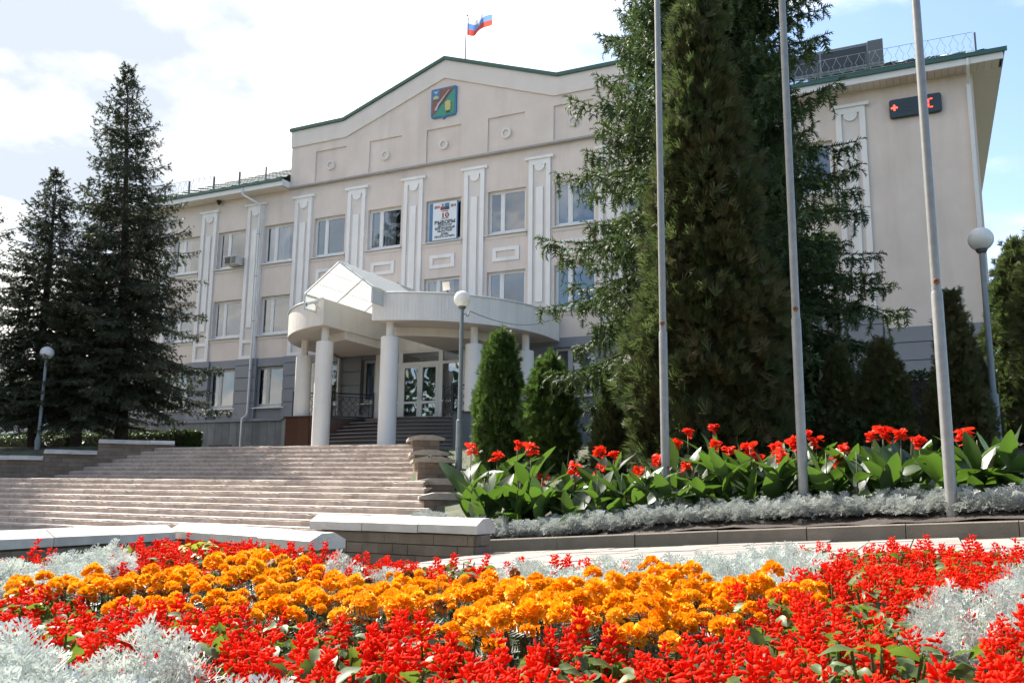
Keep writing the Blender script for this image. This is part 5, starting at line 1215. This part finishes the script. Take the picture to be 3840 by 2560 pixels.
Z_BACK = [(-2.54, 3.41), (-2.02, 3.09), (-1.86, 3.04), (-1.63, 2.96), (-1.71, 3.59), (-1.44, 3.71), (-1.19, 4.02), (-1.09, 4.95), (-0.75, 5.72), (-0.49, 5.3), (-0.49, 3.71), (-0.54, 3.5), (-0.82, 3.62), (-1.05, 3.43), (-1.23, 3.05), (-1.37, 2.88), (-1.6, 2.98), (-1.97, 3.02), (-2.32, 3.11)]
Z_RIGHT = [(-0.01, 2.53), (0.02, 2.96), (0.1, 3.26), (0.13, 3.66), (0.67, 4.14), (0.75, 2.9), (0.14, 2.66), (0.05, 2.27), (0.01, 2.25)]
Z_BED = [(-4.3, 2.2), (-4.0, 2.56), (-3.95, 3.39), (-4.2, 3.75), (-3.69, 4.28), (-2.88, 3.81), (-2.26, 3.84), (-1.75, 3.69), (-1.24, 4.19), (-1.02, 5.2), (-0.53, 6.2), (-0.13, 6.2), (0.54, 6.4), (1.4, 6.4), (1.2, 3.0), (0.5, 1.2), (0.0, 0.35), (-1.5, 0.2), (-2.9, 1.0)]
def soil_z(x, y): return -0.605+0.07*min(1, max(0, (x+1)/1.5))
sb = []; n = len(Z_BED)
cxb, cyb = sum(p[0] for p in Z_BED)/n, sum(p[1] for p in Z_BED)/n
bedpoly = [(cxb+(x-cxb)*1.04, cyb+(y-cyb)*1.04) for x, y in Z_BED]
bv = []; bf = []
gx = np.arange(-4.6, 1.7, 0.18); gy = np.arange(-0.1, 6.7, 0.18); idx = {}
for j, y in enumerate(gy):
    for i, x in enumerate(gx):
        ok = inside((x, y), bedpoly); idx[i, j] = len(bv); bv.append((x, y, (soil_z(x, y) if ok else -1.05)+hsh(i, j).uniform(-0.02, 0.02)))
for j in range(len(gy)-1):
    for i in range(len(gx)-1): bf.append((idx[i, j], idx[i+1, j], idx[i+1, j+1], idx[i, j+1]))
fb_ = link('flower_bed', np_mesh('flower_bed', bv, bf, 'soil', True)); tag(fb_, kind='structure')
rp_ = random.Random(21); count = {'s': 0, 'm': 0, 'd': 0}
LAB = {'s': ('salvia_plant', 'scarlet salvia with red flower spikes in the front bed', 'flower', 'scarlet salvias in the front bed'),
       'm': ('marigold_plant', 'orange marigold plant with pompom heads in the front bed', 'flower', 'orange marigolds in the front bed'),
       'd': ('dusty_miller', 'bright silver dusty miller plant in the sunlit front bed', 'plant', 'silver dusty millers in the front bed')}
def put(kind, x, y, sc):
    nm, lb, ct_, gr = LAB[kind]; z = soil_z(x, y); count[kind] += 1
    if kind == 's' and count['s'] > 300: count['s'] -= 1; return
    if kind == 'd':
        o = bpy.data.objects.new(nm, rp_.choice(MIL)); COL.objects.link(o)
    else:
        o = proto(nm); COL.objects.link(o)
        for kn, me, l_, ro, s_ in rp_.choice(SALV if kind == 's' else MARI): child(kn, me, o, l_, ro, s_)
    o.location = (x, y, z); o.rotation_euler = (rp_.uniform(-.06, .06), rp_.uniform(-.06, .06), rp_.random()*6.28); o.scale = (sc, sc, sc*rp_.uniform(0.94, 1.06)); tag(o, lb, ct_, gr)
sp = 0.187; j = 0; y = 0.3
while y < 6.3:
    x = -4.4+(sp/2 if j % 2 else 0)
    while x < 1.4:
        px_, py_ = x+rp_.uniform(-.045, .045), y+rp_.uniform(-.045, .045)
        dpt = Vector((px_, py_, -0.5)).dot(_fw); lat_ = Vector((px_, py_, -0.5)).dot(_R)
        if inside((px_, py_), Z_BED) and dpt > 0.62 and abs(lat_) < 0.60*dpt+0.45:
            q = (px_, py_)
            if inside((px_/1.07, py_/1.07), Z_FRONT) or inside(q, Z_BACKL) or inside(q, Z_BACK) or (inside(q, Z_RIGHT) and inside((q[0]-0.0, q[1]-0.06), Z_RIGHT)): kind = 'd'
            elif inside((q[0]/1.03, q[1]/1.03), Z_MARI) and all(inside((q[0]/1.03+a, q[1]/1.03+b), Z_MARI) for a, b in ((((0.05, -0.02), (0.02, -0.08)) if q[0] > -1.05 else ((0.07, -0.04), (-0.05, -0.06), (0.05, -0.16))))): kind = 'm'
            else: kind = 's'
            far_ = py_ > 4.4
            if not (far_ and rp_.random() < 0.30): put(kind, px_, py_, rp_.uniform(0.9, 1.12)*(1.06 if inside((px_/1.07, py_/1.07), Z_FRONT) else 1.04 if kind == 'd' else 1.0))
        x += sp
    y += sp*0.87; j += 1
    if kind_gap := (y > 4.2): y += sp*0.1
print('bed plants', count, 'spruce tris', nA, nB_)
# a fresh lime-green plant near the wall
lp_ = dome_leaves(99, 70, 0.2, 0.08, 0.30, 0.075, LEAF_OV, 6, 'lime_leaf', 'lime_foliage')
o = link('leafy_plant', lp_, None, (-3.62, 3.62, -0.60)); tag(o, 'lime green leafy plant among the red salvias by the low wall', 'plant')

# ---------------------------------------------------------------- dusty miller edging along the kerb
EDGE = []
pth = [(-7.75, 12.6), (-7.0, 11.75), (-6.2, 11.15), (-5.5, 10.75)]+[(x, kerb_y(x)+0.62) for x in np.arange(-4.9, 4.2, 0.3)]
acc = 0.0
for a, b in zip(pth, pth[1:]):
    L = math.hypot(b[0]-a[0], b[1]-a[1]); k = 0.0
    while acc < L:
        t = acc/L; EDGE.append((a[0]+(b[0]-a[0])*t, a[1]+(b[1]-a[1])*t)); acc += 0.19
    acc -= L
nE = 0
for i, (x, y) in enumerate(EDGE):
    for row in (-0.12, 0.14):
        r = hsh('e', i, row); o = bpy.data.objects.new('dusty_miller', r.choice(MIG)); COL.objects.link(o); px_, py_ = x+r.uniform(-.05, .05), y+row+r.uniform(-.05, .05)
        o.location = (px_, py_, slope_z(px_, py_)); o.rotation_euler = (0, 0, r.random()*6.28); s = r.uniform(0.95, 1.2); o.scale = (s, s, s*r.uniform(0.9, 1.1)); nE += 1
        tag(o, 'grey dusty miller plant in the edging row behind the kerb', 'plant', 'dusty millers edging the canna bed')
# soil of the canna bed
sv = []; sf = []; xs_ = np.arange(-8.6, 5.2, 0.25); ts = np.arange(0.13, 4.2, 0.25)
for x in xs_:
    for t in ts: sv.append((x, kerb_y(x)+t, slope_z(x, kerb_y(x)+t)+0.02+hsh(round(x, 2), round(t, 2)).uniform(-.02, .02)))
m2 = len(ts); sf = [(i*m2+j, (i+1)*m2+j, (i+1)*m2+j+1, i*m2+j+1) for i in range(len(xs_)-1) for j in range(m2-1)]
cb = link('canna_bed_soil', np_mesh('canna_bed_soil', sv, sf, 'soil', True)); tag(cb, kind='structure')
# cannas
CL = [leafgrid(1.0, 0.225, 9, fo*0.55, cu, 0.07, sd, lambda s: max(0.02, math.sin(math.pi*min(1, s*0.96+0.03))**0.7*(1.1-0.35*s))) for fo, cu, sd in ((0.35, -0.25, 1), (0.55, -0.55, 2), (0.25, -0.05, 3), (0.45, -0.75, 4))]
CLM = [np_mesh('leaf', v, f, 'canna_leaf', True) for v, f in CL]
def canna_flower(seed):
    r = np.random.default_rng(seed); O = []; D = []; S = []
    for i in range(20):
        a = r.uniform(0, 6.283); z = r.uniform(-0.07, 0.075); O.append((0.01*math.cos(a), 0.01*math.sin(a), z)); D.append((math.cos(a), math.sin(a), r.uniform(-0.2, 1.1))); S.append(r.uniform(0.06, 0.095))
    tp = leafgrid(1.0, 0.36, 4, 0.3, -0.5, 0.35, seed, lambda s: max(0.05, math.sin(math.pi*min(1, s*0.85+0.08))**0.6))
    V, F = scatter(tp, O, D, S, r, 0.8); return np_mesh('flower_head', V, F, 'canna_petal')
CF = [canna_flower(s) for s in range(4)]
CAN = [(-6.6, 12.24, 0.99), (-6.37, 12.71, 0.82), (-5.85, 12.37, 1.04), (-5.41, 11.92, 1.02), (-4.24, 11.71, 0.92), (-4.17, 12.09, 0.83), (-4.65, 11.78, 0.69), (-4.28, 11.85, 0.64), (-5.27, 11.97, 0.54), (-3.94, 12.04, 0.45), (-3.67, 11.7, 0.58), (-3.38, 11.69, 0.75), (-3.38, 12.54, 0.9), (-3.2, 12.6, 1.05), (-2.93, 13.05, 1.06), (-2.65, 11.89, 0.89), (-3.01, 11.66, 0.64), (-2.53, 12.19, 0.76), (-2.2, 11.79, 0.78), (-2.08, 11.75, 0.66), (-1.87, 12.05, 0.76), (-1.72, 11.47, 0.68), (-1.36, 12.06, 0.78), (-1.56, 11.63, 0.83), (-0.98, 11.59, 0.71), (-1.06, 11.46, 0.58), (-0.64, 11.38, 0.85), (-0.53, 11.65, 0.86), (-0.32, 11.2, 0.84), (-0.13, 11.86, 0.69), (0.33, 11.07, 0.74), (-1.48, 12.09, 0.9)]
LEAFY = [(-6.1, 11.75), (-5.9, 11.5), (-5.6, 11.95), (-5.4, 11.45), (-5.0, 11.4), (-4.9, 11.8), (-4.55, 11.35), (-4.15, 11.35), (-3.8, 11.35), (-3.45, 11.3), (-3.1, 11.25), (-2.75, 11.35), (-2.4, 11.3), (-2.05, 11.25), (-1.75, 11.2), (-1.15, 11.1), (-0.8, 11.0), (-0.45, 10.95), (0.1, 10.75), (0.45, 10.7), (0.75, 10.75), (1.1, 10.6), (-0.2, 11.4), (0.7, 11.2), (1.5, 10.6), (-5.0, 12.4), (-4.3, 12.5), (-2.3, 12.5), (-1.0, 12.1)]
CG = 'cannas in the bed behind the kerb'
def canna(x, y, h, flower, seed):
    r = random.Random(seed); z = slope_z(x, y); o = proto('canna_plant'); COL.objects.link(o); o.location = (x, y, z)
    tag(o, 'tall canna plant with a red flower above broad green leaves' if flower else 'broad leaved green canna plant without open flower', 'plant', CG if flower else 'flowerless cannas in the bed behind the kerb')
    nl = r.randint(7, 9); hs = h+slope_raw(x, y)-z if flower else r.uniform(0.5, 0.85)
    child('stalk', MB().tube([(0, 0, -0.05), (0.01, 0, hs*0.6), (0.015, 0.01, hs)], 0.011, 6, r1=0.006).mesh('stalk', 'canna_stalk', True), o)
    for i in range(nl):
        a = i*2.4+r.uniform(-.4, .4); zb = hs*(0.05+0.62*i/nl); el = r.uniform(0.4, 1.35)+0.15*(i/nl); L = r.uniform(0.40, 0.62)*(1.0 if i < nl-2 else 0.8)*(1.35 if x < -5.3 else 1.0); el = el if x > -5.3 else r.uniform(0.75, 1.4)
        child('leaf', r.choice(CLM), o, (0.01*math.cos(a), 0.01*math.sin(a), zb), Euler((r.uniform(-.9, .9), -el, a), 'XYZ'), L)
    if flower: child('flower_head', r.choice(CF), o, (0.015, 0.01, hs), (r.uniform(-.3, .3), r.uniform(-.3, .3), r.random()*6), r.uniform(0.85, 1.3))
    elif r.random() < 0.25: child('bud', MB().tube([(0, 0, hs), (0.02, 0.01, hs+0.22)], 0.014, 6, r1=0.004).mesh('bud', 'canna_stalk'), o)
for i, (x, y, h) in enumerate(CAN): canna(x, y, h, True, 100+i)
for i, (x, y) in enumerate(LEAFY): canna(x, y, 0.6, False, 200+i)
# grass on the slope
rng = np.random.default_rng(4); N = 26000
gx_ = rng.uniform(-14.5, 3.5, N); gy_ = rng.uniform(12.5, 25.5, N); keep = (gx_ > -14.1+0.69*(22.4-gy_)+1.0) & (rng.random(N) < np.clip(1.2-(gx_+14)/9, 0.12, 1))
gx_, gy_ = gx_[keep], gy_[keep]; O = np.stack([gx_, gy_, [slope_z(a, b)-0.01 for a, b in zip(gx_, gy_)]], -1); n_ = len(O)
D = rng.normal(size=(n_, 3))*0.4+np.array([0, 0, 1.0]); X, Y, Z = frames(D, np.array([1.0, 0, 0.1]), rng, rng.uniform(-3, 3, n_)); L_ = rng.uniform(0.05, 0.13, n_)[:, None]
V, F = stamp(np.array([(0, -0.06, 0), (0, 0.06, 0), (1, 0, 0.1)]), np.array([(0, 1, 2)]), O, X*L_, Y*L_, Z*L_)
gr = link('grass', np_mesh('grass', V, F, 'grass_blade')); tag(gr, 'short patchy grass on the slope beside the stairs', 'grass', kind='stuff')

# ---------------------------------------------------------------- belt of tall trees across the square (seen in the window panes)
rng = np.random.default_rng(77); parts = []
for k in range(15):
    cx_, cy_ = -75+k*8.5+rng.uniform(-2, 2), -31-rng.uniform(0, 6); H_ = rng.uniform(15, 23); n = 1300
    t = rng.random(n); rr = 4.2*np.sqrt(np.clip(1-(2*t-0.9)**2, 0.03, 1))*rng.uniform(0.3, 1, n)**0.5; a = rng.uniform(0, 6.283, n)
    O = np.stack([cx_+rr*np.cos(a), cy_+rr*np.sin(a), -1+H_*(0.18+0.82*t)], -1); D = rng.normal(size=(n, 3)); X, Y, Z = frames(D, np.array([0, 0, 1.0]), rng, rng.uniform(-3, 3, n)); q = rng.uniform(0.5, 1.1, n)[:, None]
    TV, TF = leaf_tpl(); parts.append(stamp(TV, TF, O, X*q, Y*q*1.6, Z*q))
V, F = join(parts); tb = link('tree_belt', np_mesh('tree_belt', V, F, 'hedge_leaf')); tag(tb, 'belt of tall trees across the square, mirrored in the windows', 'trees', kind='stuff')
